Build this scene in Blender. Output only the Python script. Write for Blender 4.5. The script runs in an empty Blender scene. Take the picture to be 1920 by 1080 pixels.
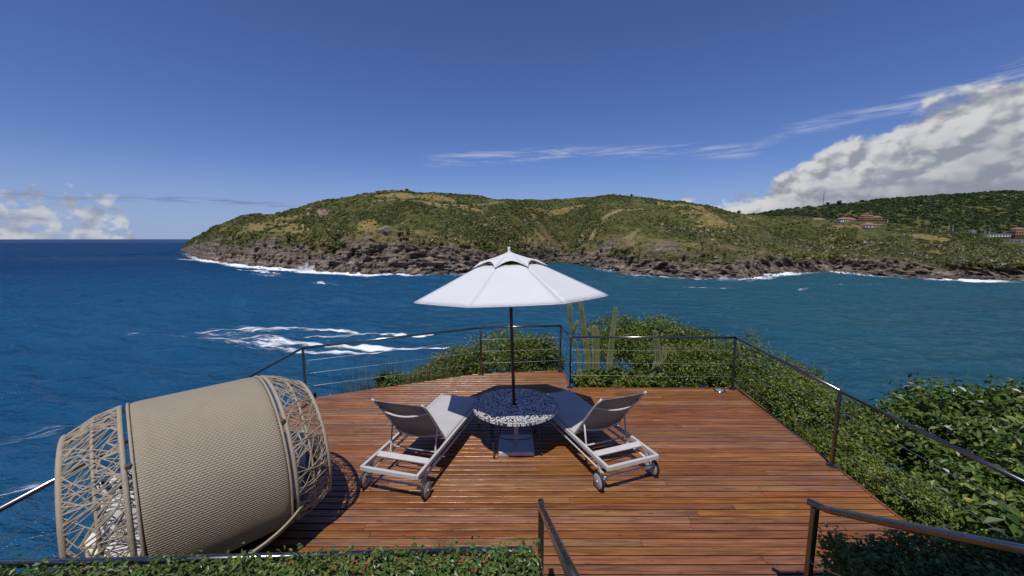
import bpy, math, random
import numpy as np
from mathutils import Vector, Matrix
PI = math.pi
R = math.radians
random.seed(7)
rng = np.random.default_rng(7)
scene = bpy.context.scene
COL = scene.collection

# ------------------------------------------------------------------ camera
cam = bpy.data.cameras.new('camera')
cam_o = bpy.data.objects.new('camera', cam)
COL.objects.link(cam_o)
scene.camera = cam_o
cam.sensor_width = 36
cam.lens = 36 * 730 / 1920
cam.clip_start = 0.05
cam.clip_end = 80000
cam_o.location = (0, 0, 2.8)
cam_o.rotation_euler = (R(90) - math.atan(92 / 730), 0, 0)

scene.view_settings.view_transform = 'Standard'
scene.view_settings.look = 'None'
scene.view_settings.exposure = -0.25
scene.view_settings.gamma = 1
scene.cycles.max_bounces = 6
scene.cycles.transparent_max_bounces = 12
scene.cycles.caustics_reflective = False
scene.cycles.caustics_refractive = False


# ------------------------------------------------------------------ node helper
class G:
    def __init__(self, nt):
        self.nt = nt

    def n(self, t, **kw):
        nd = self.nt.nodes.new('ShaderNode' + t)
        for k, v in kw.items():
            setattr(nd, k, v)
        return nd

    def put(self, sock, v):
        if isinstance(v, bpy.types.NodeSocket):
            self.nt.links.new(v, sock)
        elif v is not None:
            if isinstance(v, (tuple, list)) and len(v) == 3 and sock.type == 'RGBA':
                v = (*v, 1)
            sock.default_value = v

    def math(self, op, a, b=None, c=None, clamp=False):
        m = self.n('Math', operation=op, use_clamp=clamp)
        self.put(m.inputs[0], a)
        self.put(m.inputs[1], b)
        self.put(m.inputs[2], c)
        return m.outputs[0]

    def vmath(self, op, a, b=None):
        m = self.n('VectorMath', operation=op)
        self.put(m.inputs[0], a)
        self.put(m.inputs[1], b)
        return m.outputs[0]

    def mix(self, f, a, b, blend='MIX'):
        m = self.n('Mix', data_type='RGBA', blend_type=blend)
        self.put(m.inputs[0], f)
        self.put(m.inputs[6], a)
        self.put(m.inputs[7], b)
        return m.outputs[2]

    def noise(self, vec, scale, detail=3, rough=.55, dist=0):
        m = self.n('TexNoise')
        self.put(m.inputs['Vector'], vec)
        self.put(m.inputs['Scale'], scale)
        m.inputs['Detail'].default_value = detail
        m.inputs['Roughness'].default_value = rough
        m.inputs['Distortion'].default_value = dist
        return m.outputs[0]

    def voro(self, vec, scale, feature='F1', out=0):
        m = self.n('TexVoronoi', feature=feature)
        self.put(m.inputs['Vector'], vec)
        m.inputs['Scale'].default_value = scale
        return m.outputs[out]

    def ramp(self, f, stops, interp='LINEAR'):
        m = self.n('ValToRGB')
        self.put(m.inputs[0], f)
        cr = m.color_ramp
        cr.interpolation = interp
        while len(cr.elements) < len(stops):
            cr.elements.new(.5)
        for e, (p, c) in zip(cr.elements, stops):
            e.position = p
            e.color = (*c, 1) if isinstance(c, (tuple, list)) else (c, c, c, 1)
        return m.outputs[0]

    def step(self, x, lo, hi):
        m = self.n('MapRange', interpolation_type='SMOOTHSTEP')
        self.put(m.inputs[0], x)
        self.put(m.inputs[1], lo)
        self.put(m.inputs[2], hi)
        return m.outputs[0]

    def attr(self, name, out=2):
        return self.n('Attribute', attribute_name=name).outputs[out]

    def pos(self):
        return self.n('NewGeometry').outputs['Position']

    def obj(self):
        return self.n('TexCoord').outputs['Object']

    def rand(self):
        return self.n('ObjectInfo').outputs['Random']

    def comb(self, x, y, z):
        m = self.n('CombineXYZ')
        self.put(m.inputs[0], x)
        self.put(m.inputs[1], y)
        self.put(m.inputs[2], z)
        return m.outputs[0]

    def sep(self, v):
        m = self.n('SeparateXYZ')
        self.put(m.inputs[0], v)
        return m.outputs

    def bump(self, h, strength=.5, dist=.1):
        m = self.n('Bump')
        m.inputs['Strength'].default_value = strength
        m.inputs['Distance'].default_value = dist
        self.put(m.inputs['Height'], h)
        return m.outputs[0]


MATS = {}


def mat(name, build=None, col=(.5, .5, .5), rough=.5, metal=0, spec=.5):
    m = bpy.data.materials.new(name)
    m.use_nodes = True
    nt = m.node_tree
    b = nt.nodes['Principled BSDF']
    b.inputs['Base Color'].default_value = (*col, 1)
    b.inputs['Roughness'].default_value = rough
    b.inputs['Metallic'].default_value = metal
    b.inputs['Specular IOR Level'].default_value = spec
    if build:
        build(G(nt), b, nt.nodes['Material Output'])
    MATS[name] = m
    return m


# ------------------------------------------------------------------ sky and sun
SUN_DIR = Vector((-.135, -.47, 1)).normalized()      # towards the sun: behind the house, a little left
sun_el = math.asin(SUN_DIR.z)
sun_az = math.atan2(SUN_DIR.x, SUN_DIR.y)            # measured from +Y towards +X

world = bpy.data.worlds.new('World')
scene.world = world
world.use_nodes = True
wnt = world.node_tree
wnt.nodes.clear()
g = G(wnt)
sky = g.n('TexSky', sky_type='NISHITA')
sky.sun_disc = False
sky.sun_elevation = sun_el
sky.sun_rotation = sun_az
sky.altitude = 30
sky.air_density = 1.0
sky.dust_density = 0.0
sky.ozone_density = 2.0
bg = g.n('Background')
hs = g.n('HueSaturation')
hs.inputs['Saturation'].default_value = 1.0

bg.inputs[1].default_value = .083
dirv = g.n('TexCoord').outputs['Generated']
dx, dy, dz = g.sep(dirv)
az = g.math('MULTIPLY', g.math('ARCTAN2', dx, dy), 180 / PI)
el = g.math('MULTIPLY', g.math('ARCSINE', dz), 180 / PI)
# clear tropical air: a bluer sky than the model's, pale blue rather than yellow at the horizon all the way round
skc = g.mix(1.0, sky.outputs[0], (.70, .82, 1.32), 'MULTIPLY')
low = g.math('SUBTRACT', 1, g.step(el, -1.0, 11.0))
g.put(hs.inputs['Color'], g.mix(g.math('MULTIPLY', low, .80), skc, (3.9, 5.4, 9.0)))
g.put(bg.inputs[0], hs.outputs[0])


def azramp(stops, lo=-60, hi=120, vmax=20):
    f = g.math('DIVIDE', g.math('SUBTRACT', az, lo), hi - lo)
    r = g.ramp(f, [((a - lo) / (hi - lo), v / vmax) for a, v in stops])
    return g.math('MULTIPLY', r, vmax)


ae = g.comb(g.math('MULTIPLY', az, .1), g.math('MULTIPLY', el, .13), 0)
big = g.noise(ae, 2.6, 2, .5)
puff = g.noise(ae, 3.6, 7, .53, .15)
puff_l = g.noise(ae, 3.6, 3, .5, .15)
puff_s = g.noise(g.vmath('ADD', ae, (-.05, .09, 0)), 3.6, 3, .5, .15)
# cumulus bank, its top edge climbing to the right and going on beyond the frame
top = azramp([(-60, 0), (22, 0), (29, 4.4), (31.8, 5.4), (34.5, 8.3), (38.5, 10.6), (42, 10.7), (45, 12.6), (48, 13.5),
              (52, 14.0), (70, 13), (90, 6), (105, 1)])
d1 = g.math('ADD', g.math('MULTIPLY', g.math('SUBTRACT', top, el), .42),
            g.math('MULTIPLY', g.math('SUBTRACT', puff, .5), 2.3))
m1 = g.math('MULTIPLY', g.step(d1, -.1, .42), g.step(top, .8, 3.0))
# small cumulus over the sea and beside the bank
top2 = azramp([(-60, 3.6), (-52, 4.0), (-50, 4.2), (-49.3, 3.4), (-48.2, 4.7), (-46.5, 4.75), (-44.6, 4.0), (-43.6, .2), (-38, 0), (21.8, 0),
               (22.4, 4.6), (23.8, 6.0), (25.2, 5.0), (26, 4.0), (29, 5.5), (33, 5.4)])
d2 = g.math('ADD', g.math('MULTIPLY', g.math('SUBTRACT', top2, el), .55),
            g.math('MULTIPLY', g.math('SUBTRACT', g.noise(ae, 6.5, 6, .55, .2), .5), 5.0))
d2 = g.math('SUBTRACT', d2, g.math('MULTIPLY', g.step(g.math('SUBTRACT', top2, el), 1.6, 3.6), 1.4))
m2 = g.math('MULTIPLY', g.math('MULTIPLY', g.step(d2, .1, .95), g.step(top2, .3, 2)), .72)
cum = g.math('MAXIMUM', m1, m2)
lit = g.step(g.math('SUBTRACT', g.math('ADD', g.math('MULTIPLY', puff_l, .7), g.math('MULTIPLY', puff, .3)), puff_s), -.16, .12)
core = g.step(g.math('SUBTRACT', top, el), 1.5, 9.5)
dark = g.math('MULTIPLY', g.step(big, .38, .62), core)
shade = g.math('MULTIPLY', lit, g.math('SUBTRACT', 1, g.math('MULTIPLY', dark, .75)))
shade = g.math('MULTIPLY', g.math('ADD', g.math('MULTIPLY', shade, .52), .46), g.math('SUBTRACT', 1, g.math('MULTIPLY', core, .22)))
ccol = g.ramp(shade, [(0.1, (.26, .30, .42)), (.45, (.42, .45, .55)), (.8, (.74, .76, .80)), (1, (.95, .95, .96))])
# thin cirrus streaks and flat stratus strips
st = g.comb(g.math('MULTIPLY', az, .05), g.math('SUBTRACT', g.math('MULTIPLY', el, .55), g.math('MULTIPLY', az, .012)), 3)
wis = g.noise(st, 3.0, 6, .6, .6)
cl = azramp([(-60, 4), (-14, 10.3), (-10, 10.8), (3, 11.7), (10, 11.9), (21, 11.4), (31, 10.5), (34, 12.4), (40, 12.7), (45, 13.2), (52, 14.5), (80, 14)])
band = g.math('SUBTRACT', 1, g.step(g.math('ABSOLUTE', g.math('SUBTRACT', el, cl)), .15, 1.25))
azr = azramp([(-60, 0), (-13, 0), (-9, 16), (6, 12), (12, 7), (20, 12), (29, 12), (32.5, 2), (36, 10), (45, 12), (60, 9), (80, 0)])
m3 = g.math('MULTIPLY', g.math('MULTIPLY', band, g.step(wis, .40, .68)), g.math('MULTIPLY', azr, .046))
sl = azramp([(-60, 3.8), (-45, 4.1), (-40, 4.4), (-29, 4.2), (30, 4)])
sb = g.math('SUBTRACT', 1, g.step(g.math('ABSOLUTE', g.math('SUBTRACT', el, sl)), .05, .55))
sa = azramp([(-60, 6), (-46, 10), (-38, 18), (-31, 13), (-27, 0), (120, 0)])
m4 = g.math('MULTIPLY', g.math('MULTIPLY', sb, g.step(g.noise(st, 6, 3, .5), .36, .6)), g.math('MULTIPLY', sa, .032))
bgc = g.n('Background')
g.put(bgc.inputs[0], ccol)
bgc.inputs[1].default_value = .80
bgw = g.n('Background')
bgw.inputs[0].default_value = (.62, .68, .82, 1)
bgs = g.n('Background')
bgs.inputs[0].default_value = (.15, .21, .40, 1)


def smix(f, a, b):
    m = g.n('MixShader')
    g.put(m.inputs[0], f)
    g.put(m.inputs[1], a)
    g.put(m.inputs[2], b)
    return m.outputs[0]


s = smix(m3, bg.outputs[0], bgw.outputs[0])
s = smix(cum, s, bgc.outputs[0])
s = smix(m4, s, bgs.outputs[0])
g.put(g.n('OutputWorld').inputs[0], s)

sl_d = bpy.data.lights.new('sun', 'SUN')
sl_d.energy = 4.3
sl_d.angle = R(.5)
sl_d.color = (1, .955, .89)
sun_o = bpy.data.objects.new('sun', sl_d)
COL.objects.link(sun_o)
sun_o.rotation_euler = SUN_DIR.to_track_quat('Z', 'Y').to_euler()
sun_o.location = (0, 0, 60)

SEA = -29.2


# ------------------------------------------------------------------ mesh helpers
def fast_mesh(name, V, F, attrs=None, smooth=False):
    me = bpy.data.meshes.new(name)
    V = np.asarray(V, dtype=np.float32)
    F = np.asarray(F, dtype=np.int32)
    k = F.shape[1]
    me.vertices.add(len(V))
    me.vertices.foreach_set('co', V.ravel())
    me.loops.add(F.size)
    me.loops.foreach_set('vertex_index', F.ravel())
    me.polygons.add(len(F))
    me.polygons.foreach_set('loop_start', np.arange(0, F.size, k, dtype=np.int32))
    me.polygons.foreach_set('loop_total', np.full(len(F), k, dtype=np.int32))
    me.polygons.foreach_set('use_smooth', np.full(len(F), smooth))
    for n, a in (attrs or {}).items():
        at = me.attributes.new(n, 'FLOAT', 'POINT')
        at.data.foreach_set('value', np.asarray(a, dtype=np.float32))
    me.update(calc_edges=True)
    me.validate()
    return me


def link(name, me, m, parent=None, loc=None):
    o = bpy.data.objects.new(name, me)
    COL.objects.link(o)
    if m is not None and me is not None and not len(me.materials):
        me.materials.append(MATS[m] if isinstance(m, str) else m)
    if parent:
        o.parent = parent
    if loc is not None:
        o.location = loc
    return o


def tag(o, label=None, cat=None, group=None, kind=None):
    for k, v in (('label', label), ('category', cat), ('group', group), ('kind', kind)):
        if v:
            o[k] = v
    return o


def thing(name, label, cat, loc=(0, 0, 0), rz=0, group=None):
    o = bpy.data.objects.new(name, None)
    COL.objects.link(o)
    o.empty_display_size = .2
    o.location = loc
    o.rotation_euler = (0, 0, rz)
    return tag(o, label, cat, group)


class MB:
    def __init__(self):
        self.v = []
        self.f = []

    def add(self, vs, fs):
        o = len(self.v)
        self.v += [tuple(p) for p in vs]
        self.f += [tuple(i + o for i in q) for q in fs]
        return self

    def box(self, c, s, rot=None, ch=0):
        """box centred on c with full sizes s; ch chamfers its vertical outline and its top edge"""
        x, y, z = (q / 2 for q in s)
        if ch <= 0:
            vs = [(-x, -y, -z), (x, -y, -z), (x, y, -z), (-x, y, -z), (-x, -y, z), (x, -y, z), (x, y, z), (-x, y, z)]
            fs = [(0, 3, 2, 1), (4, 5, 6, 7), (0, 1, 5, 4), (1, 2, 6, 5), (2, 3, 7, 6), (3, 0, 4, 7)]
        else:
            def ring(zz, d):
                a, b = x - d, y - d
                k = ch
                return [(-a + k, -b, zz), (a - k, -b, zz), (a, -b + k, zz), (a, b - k, zz), (a - k, b, zz), (-a + k, b, zz), (-a, b - k, zz), (-a, -b + k, zz)]
            vs = ring(-z, ch * .7) + ring(-z + ch * .7, 0) + ring(z - ch * .7, 0) + ring(z, ch * .7)
            fs = [tuple(range(7, -1, -1)), tuple(range(24, 32))]
            for r in range(3):
                for i in range(8):
                    j = (i + 1) % 8
                    fs.append((r * 8 + i, r * 8 + j, r * 8 + 8 + j, r * 8 + 8 + i))
        M = rot if rot is not None else Matrix.Identity(3)
        vs = [tuple(M @ Vector(p) + Vector(c)) for p in vs]
        return self.add(vs, fs)

    def tube(self, pts, r, n=10, cap=True, sx=1.0, up=None):
        """tube along a polyline; r a number or one per point; sx squashes the section sideways"""
        pts = [Vector(p) for p in pts]
        rs = r if isinstance(r, (list, tuple)) else [r] * len(pts)
        vs, fs = [], []
        prev = Vector(up) if up else None
        for i, p in enumerate(pts):
            if i == 0:
                t = pts[1] - p
            elif i == len(pts) - 1:
                t = p - pts[i - 1]
            else:
                t = (pts[i + 1] - p).normalized() + (p - pts[i - 1]).normalized()
            t = t.normalized() if t.length > 1e-9 else Vector((0, 0, 1))
            if prev is None:
                prev = Vector((0, 0, 1)) if abs(t.z) < .9 else Vector((0, 1, 0))
            b = t.cross(prev)
            b = b.normalized() if b.length > 1e-6 else t.orthogonal().normalized()
            a = b.cross(t).normalized()
            prev = a
            for k in range(n):
                q = 2 * PI * (k + .5) / n
                vs.append(p + (a * math.cos(q) + b * (math.sin(q) * sx)) * rs[i])
        for i in range(len(pts) - 1):
            for k in range(n):
                j = (k + 1) % n
                fs.append((i * n + k, i * n + n + k, i * n + n + j, i * n + j))
        if cap:
            fs.append(tuple(range(n)))
            fs.append(tuple(reversed(range((len(pts) - 1) * n, len(pts) * n))))
        return self.add(vs, fs)

    def lathe(self, prof, n=24, c=(0, 0, 0), M=None):
        vs, fs = [], []
        for r, z in prof:
            for k in range(n):
                a = 2 * PI * k / n
                p = Vector((r * math.cos(a), r * math.sin(a), z))
                vs.append((M @ p if M else p) + Vector(c))
        for i in range(len(prof) - 1):
            for k in range(n):
                j = (k + 1) % n
                fs.append((i * n + k, i * n + j, i * n + n + j, i * n + n + k))
        return self.add(vs, fs)

    def grid(self, fn, nu, nv, closed_u=False):
        vs = [fn(i / nu, j / nv) for j in range(nv + 1) for i in range(nu + (0 if closed_u else 1))]
        w = nu if closed_u else nu + 1
        fs = []
        for j in range(nv):
            for i in range(nu):
                k = (i + 1) % w
                fs.append((j * w + i, j * w + k, j * w + w + k, j * w + w + i))
        return self.add(vs, fs)

    def mesh(self, name='part', smooth=False):
        me = bpy.data.meshes.new(name)
        me.from_pydata(self.v, [], self.f)
        if smooth:
            me.polygons.foreach_set('use_smooth', [True] * len(me.polygons))
        me.update()
        return me

    def build(self, name, m, parent=None, smooth=False, loc=None, auto=None):
        me = self.mesh(name, smooth)
        o = link(name, me, m, parent, loc)
        if auto:
            me.polygons.foreach_set('use_smooth', [True] * len(me.polygons))
            me.set_sharp_from_angle(angle=R(auto))
        return o


def copy_tree(o, parent=None):
    c = o.copy()
    COL.objects.link(c)
    c.parent = parent
    for ch in list(o.children):
        copy_tree(ch, c)
    return c


# numpy gradient-free value noise, 3D
def _h(ix, iy, iz, s):
    n = (ix * 374761393 + iy * 668265263 + iz * 2147483647 + s * 1274126177) & 0xffffffff
    n = ((n ^ (n >> 13)) * 1274126177) & 0xffffffff
    n = n ^ (n >> 16)
    return (n & 0xffff) / 65535.0


def vnoise(p, s=0):
    p = np.asarray(p, dtype=np.float64)
    i = np.floor(p).astype(np.int64)
    f = p - i
    f = f * f * (3 - 2 * f)
    out = 0
    for a in (0, 1):
        wx = f[:, 0] if a else 1 - f[:, 0]
        for b in (0, 1):
            wy = f[:, 1] if b else 1 - f[:, 1]
            for c in (0, 1):
                wz = f[:, 2] if c else 1 - f[:, 2]
                out = out + wx * wy * wz * _h(i[:, 0] + a, i[:, 1] + b, i[:, 2] + c, s)
    return out


def fbm(p, octv=4, s=0, gain=.5, ridged=False):
    p = np.asarray(p, dtype=np.float64)
    a, t, tot = 1.0, 0, 0
    for k in range(octv):
        v = vnoise(p * 2 ** k + 17.3 * k, s + k)
        if ridged:
            v = 1 - np.abs(2 * v - 1)
        t = t + a * v
        tot += a
        a *= gain
    return t / tot


def sstep(x, a, b):
    t = np.clip((x - a) / (b - a), 0, 1)
    return t * t * (3 - 2 * t)


def norm(a):
    return a / np.maximum(np.linalg.norm(a, axis=1, keepdims=True), 1e-9)


def leaf_arrays(P, N, L, W, tint, fold=.25, quads=True):
    """one folded leaf (two triangles) at each point P facing N"""
    n = len(P)
    N = norm(N)
    r = rng.normal(size=(n, 3))
    A = norm(np.cross(N, r))
    B = np.cross(N, A)
    L = np.broadcast_to(L, n)[:, None]
    W = np.broadcast_to(W, n)[:, None]
    v0 = P - A * L * .5
    v2 = P + A * L * .5
    v1 = P + B * W * .5 + N * W * fold - A * L * .06
    v3 = P - B * W * .5 + N * W * fold - A * L * .06
    V = np.stack([v0, v1, v2, v3], 1).reshape(-1, 3)
    i = np.arange(n) * 4
    F = np.concatenate([np.stack([i, i + 1, i + 2], 1), np.stack([i, i + 2, i + 3], 1)])
    return V, F, np.repeat(tint, 4)


# ------------------------------------------------------------------ materials
def build_leaf(cols, trans=.24, rough=.40, spec=.32):
    def f(g, b, out):
        t = g.attr('tint')
        c = g.ramp(t, cols)
        g.put(b.inputs['Base Color'], c)
        b.inputs['Roughness'].default_value = rough
        b.inputs['Specular IOR Level'].default_value = spec
        tr = g.n('BsdfTranslucent')
        g.put(tr.inputs[0], g.mix(.5, c, (.22, .30, .03), 'MIX'))
        m = g.n('MixShader')
        m.inputs[0].default_value = trans
        g.put(m.inputs[1], b.outputs[0])
        g.put(m.inputs[2], tr.outputs[0])
        g.put(out.inputs[0], m.outputs[0])
    return f


mat('leaf_shrub', build_leaf([(0, (.045, .075, .014)), (.45, (.125, .165, .028)), (.8, (.215, .245, .048)), (1, (.30, .30, .09))]))
mat('leaf_tree', build_leaf([(0, (.035, .07, .014)), (.5, (.10, .16, .032)), (.85, (.19, .25, .055)), (1, (.36, .31, .07))], rough=.36, spec=.42))
mat('leaf_hedge', build_leaf([(0, (.05, .09, .02)), (.5, (.11, .175, .04)), (.9, (.20, .26, .07)), (1, (.28, .28, .11))], trans=.28, rough=.38, spec=.5))
mat('leaf_grass', build_leaf([(0, (.08, .10, .03)), (.5, (.16, .15, .06)), (1, (.30, .25, .13))], trans=.3, rough=.6))
mat('scrub', build_leaf([(0, (.036, .050, .014)), (.4, (.078, .094, .025)), (.72, (.135, .138, .042)), (.9, (.22, .19, .09)), (1, (.36, .33, .27))], trans=.15, rough=.7, spec=.15))
mat('scrub_far', build_leaf([(0, (.026, .042, .018)), (.5, (.045, .064, .026)), (1, (.085, .095, .045))], trans=.1, rough=.8, spec=.1))
mat('twig', lambda g, b, o: (g.put(b.inputs['Base Color'], g.ramp(g.noise(g.pos(), 14, 4), [(.3, (.10, .08, .06)), (.7, (.34, .30, .25))])),), rough=.85)


def b_wood(g, b, o):
    p = g.pos()
    rnd = g.rand()
    x, y, z = g.sep(p)
    off = g.math('MULTIPLY', rnd, 57)
    v1 = g.comb(g.math('ADD', g.math('MULTIPLY', x, 1.1), off), g.math('MULTIPLY', y, 22), off)
    v2 = g.comb(g.math('ADD', g.math('MULTIPLY', x, 5), off), g.math('MULTIPLY', y, 120), off)
    n1 = g.noise(v1, 1.6, 5, .6, .6)
    n2 = g.noise(v2, 1.0, 3, .6)
    t = g.math('ADD', g.math('MULTIPLY', n1, .8), g.math('MULTIPLY', n2, .2))
    c = g.ramp(t, [(.25, (.08, .026, .006)), (.42, (.20, .066, .012)), (.56, (.33, .118, .018)), (.74, (.47, .195, .036))])
    hs = g.n('HueSaturation')
    g.put(hs.inputs['Hue'], g.math('ADD', .492, g.math('MULTIPLY', rnd, .016)))
    g.put(hs.inputs['Saturation'], g.math('ADD', .80, g.math('MULTIPLY', g.math('FRACT', g.math('MULTIPLY', rnd, 7.3)), .2)))
    g.put(hs.inputs['Value'], g.math('ADD', .70, g.math('MULTIPLY', g.math('FRACT', g.math('MULTIPLY', rnd, 13.7)), .36)))
    g.put(hs.inputs['Color'], c)
    # wear: greyish bare patches and dark damp spots with shapes of their own
    wear = g.step(g.noise(g.comb(g.math('MULTIPLY', x, .9), g.math('MULTIPLY', y, 1.6), 0), 1.3, 5, .65), .50, .74)
    c2 = g.mix(g.math('MULTIPLY', wear, .55), hs.outputs[0], (.105, .036, .014))
    spot = g.step(g.noise(g.comb(g.math('MULTIPLY', x, 3), g.math('MULTIPLY', y, 14), off), 1.7, 4, .6), .62, .74)
    c3 = g.mix(g.math('MULTIPLY', spot, .7), c2, (.035, .016, .012))
    g.put(b.inputs['Base Color'], c3)
    g.put(b.inputs['Roughness'], g.math('ADD', .17, g.math('MULTIPLY', g.noise(p, 6, 4), .26)))
    g.put(b.inputs['Normal'], g.bump(g.math('ADD', n2, g.math('MULTIPLY', n1, .6)), .35, .004))


mat('deck_wood', b_wood, spec=.35)
mat('plank_edge', lambda g, b, o: g.put(b.inputs['Base Color'], g.mix(g.noise(g.pos(), 20, 3), (.012, .007, .005), (.04, .02, .012))), rough=.95, spec=.1)
mat('deck_under', col=(.025, .014, .010), rough=.9)


def b_steel(g, b, o):
    n = g.noise(g.pos(), 40, 4, .6)
    g.put(b.inputs['Roughness'], g.math('ADD', .20, g.math('MULTIPLY', n, .06)))
    g.put(b.inputs['Base Color'], g.mix(g.noise(g.pos(), 7, 4), (.20, .19, .185), (.30, .29, .285)))


mat('steel', b_steel, metal=1)
mat('steel_cable', col=(.55, .55, .54), rough=.35, metal=1)
mat('white_metal', lambda g, b, o: g.put(b.inputs['Base Color'], g.mix(g.noise(g.obj(), 9, 5), (.47, .465, .46), (.60, .595, .59))), rough=.38)


def b_sling(g, b, o):
    x, y, z = g.sep(g.obj())
    w = g.math('MULTIPLY', g.math('SINE', g.math('MULTIPLY', x, 900)), g.math('SINE', g.math('MULTIPLY', g.math('ADD', y, z), 900)))
    n = g.noise(g.obj(), 4, 4)
    g.put(b.inputs['Base Color'], g.mix(n, (.42, .41, .40), (.55, .54, .53)))
    g.put(b.inputs['Normal'], g.bump(w, .15, .002))


mat('sling', b_sling, rough=.75, spec=.2)
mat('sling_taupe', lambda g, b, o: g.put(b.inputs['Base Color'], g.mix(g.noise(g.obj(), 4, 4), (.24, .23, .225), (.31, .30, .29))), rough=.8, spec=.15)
mat('rubber', col=(.02, .02, .022), rough=.6)
mat('wheel_grey', col=(.40, .39, .39), rough=.5)


def b_canopy(g, b, o):
    n = g.noise(g.obj(), 3, 4, .6)
    c = g.mix(n, (.74, .74, .75), (.82, .82, .82))
    g.put(b.inputs['Base Color'], c)
    g.put(b.inputs['Normal'], g.bump(g.noise(g.obj(), 5, 3, .5), .25, .03))
    tr = g.n('BsdfTranslucent')
    tr.inputs[0].default_value = (.42, .42, .42, 1)
    m = g.n('MixShader')
    m.inputs[0].default_value = .18
    g.put(m.inputs[1], b.outputs[0])
    g.put(m.inputs[2], tr.outputs[0])
    g.put(o.inputs[0], m.outputs[0])


mat('canopy', b_canopy, rough=.8, spec=.15)
mat('pole_wood', lambda g, b, o: g.put(b.inputs['Base Color'], g.ramp(g.noise(g.vmath('MULTIPLY', g.obj(), (40, 40, 3)), 1, 4), [(.3, (.022, .012, .008)), (.7, (.085, .042, .02))])), rough=.4)
mat('black_iron', col=(.016, .016, .017), rough=.5)
mat('grout', col=(.11, .105, .10), rough=.9)


def b_tile(g, b, o):
    t = g.attr('tint')
    g.put(b.inputs['Base Color'], g.ramp(t, [(0, (.02, .022, .03)), (.17, (.04, .045, .06)), (.2, (.16, .13, .11)), (.27, (.33, .25, .17)), (.31, (.52, .53, .55)), (.55, (.70, .70, .70)), (1, (.82, .82, .81))], 'LINEAR'))
    b.inputs['Roughness'].default_value = .24


mat('tile', b_tile)


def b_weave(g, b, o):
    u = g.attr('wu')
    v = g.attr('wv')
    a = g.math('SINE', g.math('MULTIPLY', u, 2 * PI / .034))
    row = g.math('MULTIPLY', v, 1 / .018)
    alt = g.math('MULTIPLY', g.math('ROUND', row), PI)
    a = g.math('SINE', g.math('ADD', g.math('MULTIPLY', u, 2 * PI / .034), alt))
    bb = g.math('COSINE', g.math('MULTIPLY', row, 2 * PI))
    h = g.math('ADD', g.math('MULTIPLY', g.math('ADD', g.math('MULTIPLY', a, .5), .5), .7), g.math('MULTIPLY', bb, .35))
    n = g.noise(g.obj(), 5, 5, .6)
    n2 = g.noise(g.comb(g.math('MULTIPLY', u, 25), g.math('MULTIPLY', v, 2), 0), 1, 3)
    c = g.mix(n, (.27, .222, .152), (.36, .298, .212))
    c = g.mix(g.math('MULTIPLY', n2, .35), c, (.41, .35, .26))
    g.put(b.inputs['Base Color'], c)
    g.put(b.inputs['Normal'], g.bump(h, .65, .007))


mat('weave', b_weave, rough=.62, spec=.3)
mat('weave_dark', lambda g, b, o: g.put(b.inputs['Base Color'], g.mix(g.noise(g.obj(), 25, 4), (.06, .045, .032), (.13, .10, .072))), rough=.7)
mat('fibre', lambda g, b, o: (g.put(b.inputs['Base Color'], g.mix(g.noise(g.obj(), 12, 4), (.29, .24, .17), (.42, .355, .265))),
                              g.put(b.inputs['Normal'], g.bump(g.noise(g.vmath('MULTIPLY', g.obj(), (90, 90, 90)), 1, 2), .6, .006))), rough=.65, spec=.3)


def b_cush(pattern):
    def f(g, b, o):
        base = g.mix(g.noise(g.obj(), 6, 4), (.66, .63, .58), (.76, .74, .70))
        if pattern:
            v = g.n('TexVoronoi', feature='DISTANCE_TO_EDGE')
            g.put(v.inputs['Vector'], g.vmath('ADD', g.obj(), g.vmath('MULTIPLY', g.n('TexNoise').outputs[1], (.12, .12, .12))))
            v.inputs['Scale'].default_value = 7.5
            base = g.mix(g.step(v.outputs[0], .035, .06), (.015, .015, .017), base)
        g.put(b.inputs['Base Color'], base)
    return f


mat('cushion', b_cush(False), rough=.85, spec=.1)
mat('cushion_branches', b_cush(True), rough=.85, spec=.1)


def b_cactus(g, b, o):
    n = g.noise(g.obj(), 6, 5, .65)
    x, y, z = g.sep(g.obj())
    c = g.ramp(n, [(.28, (.085, .105, .042)), (.5, (.155, .175, .075)), (.72, (.28, .27, .16))])
    g.put(b.inputs['Base Color'], c)


mat('cactus', b_cactus, rough=.7, spec=.2)
mat('cactus_bark', lambda g, b, o: g.put(b.inputs['Base Color'], g.ramp(g.noise(g.obj(), 12, 5), [(.3, (.17, .14, .10)), (.7, (.42, .39, .33))])), rough=.9)


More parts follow.
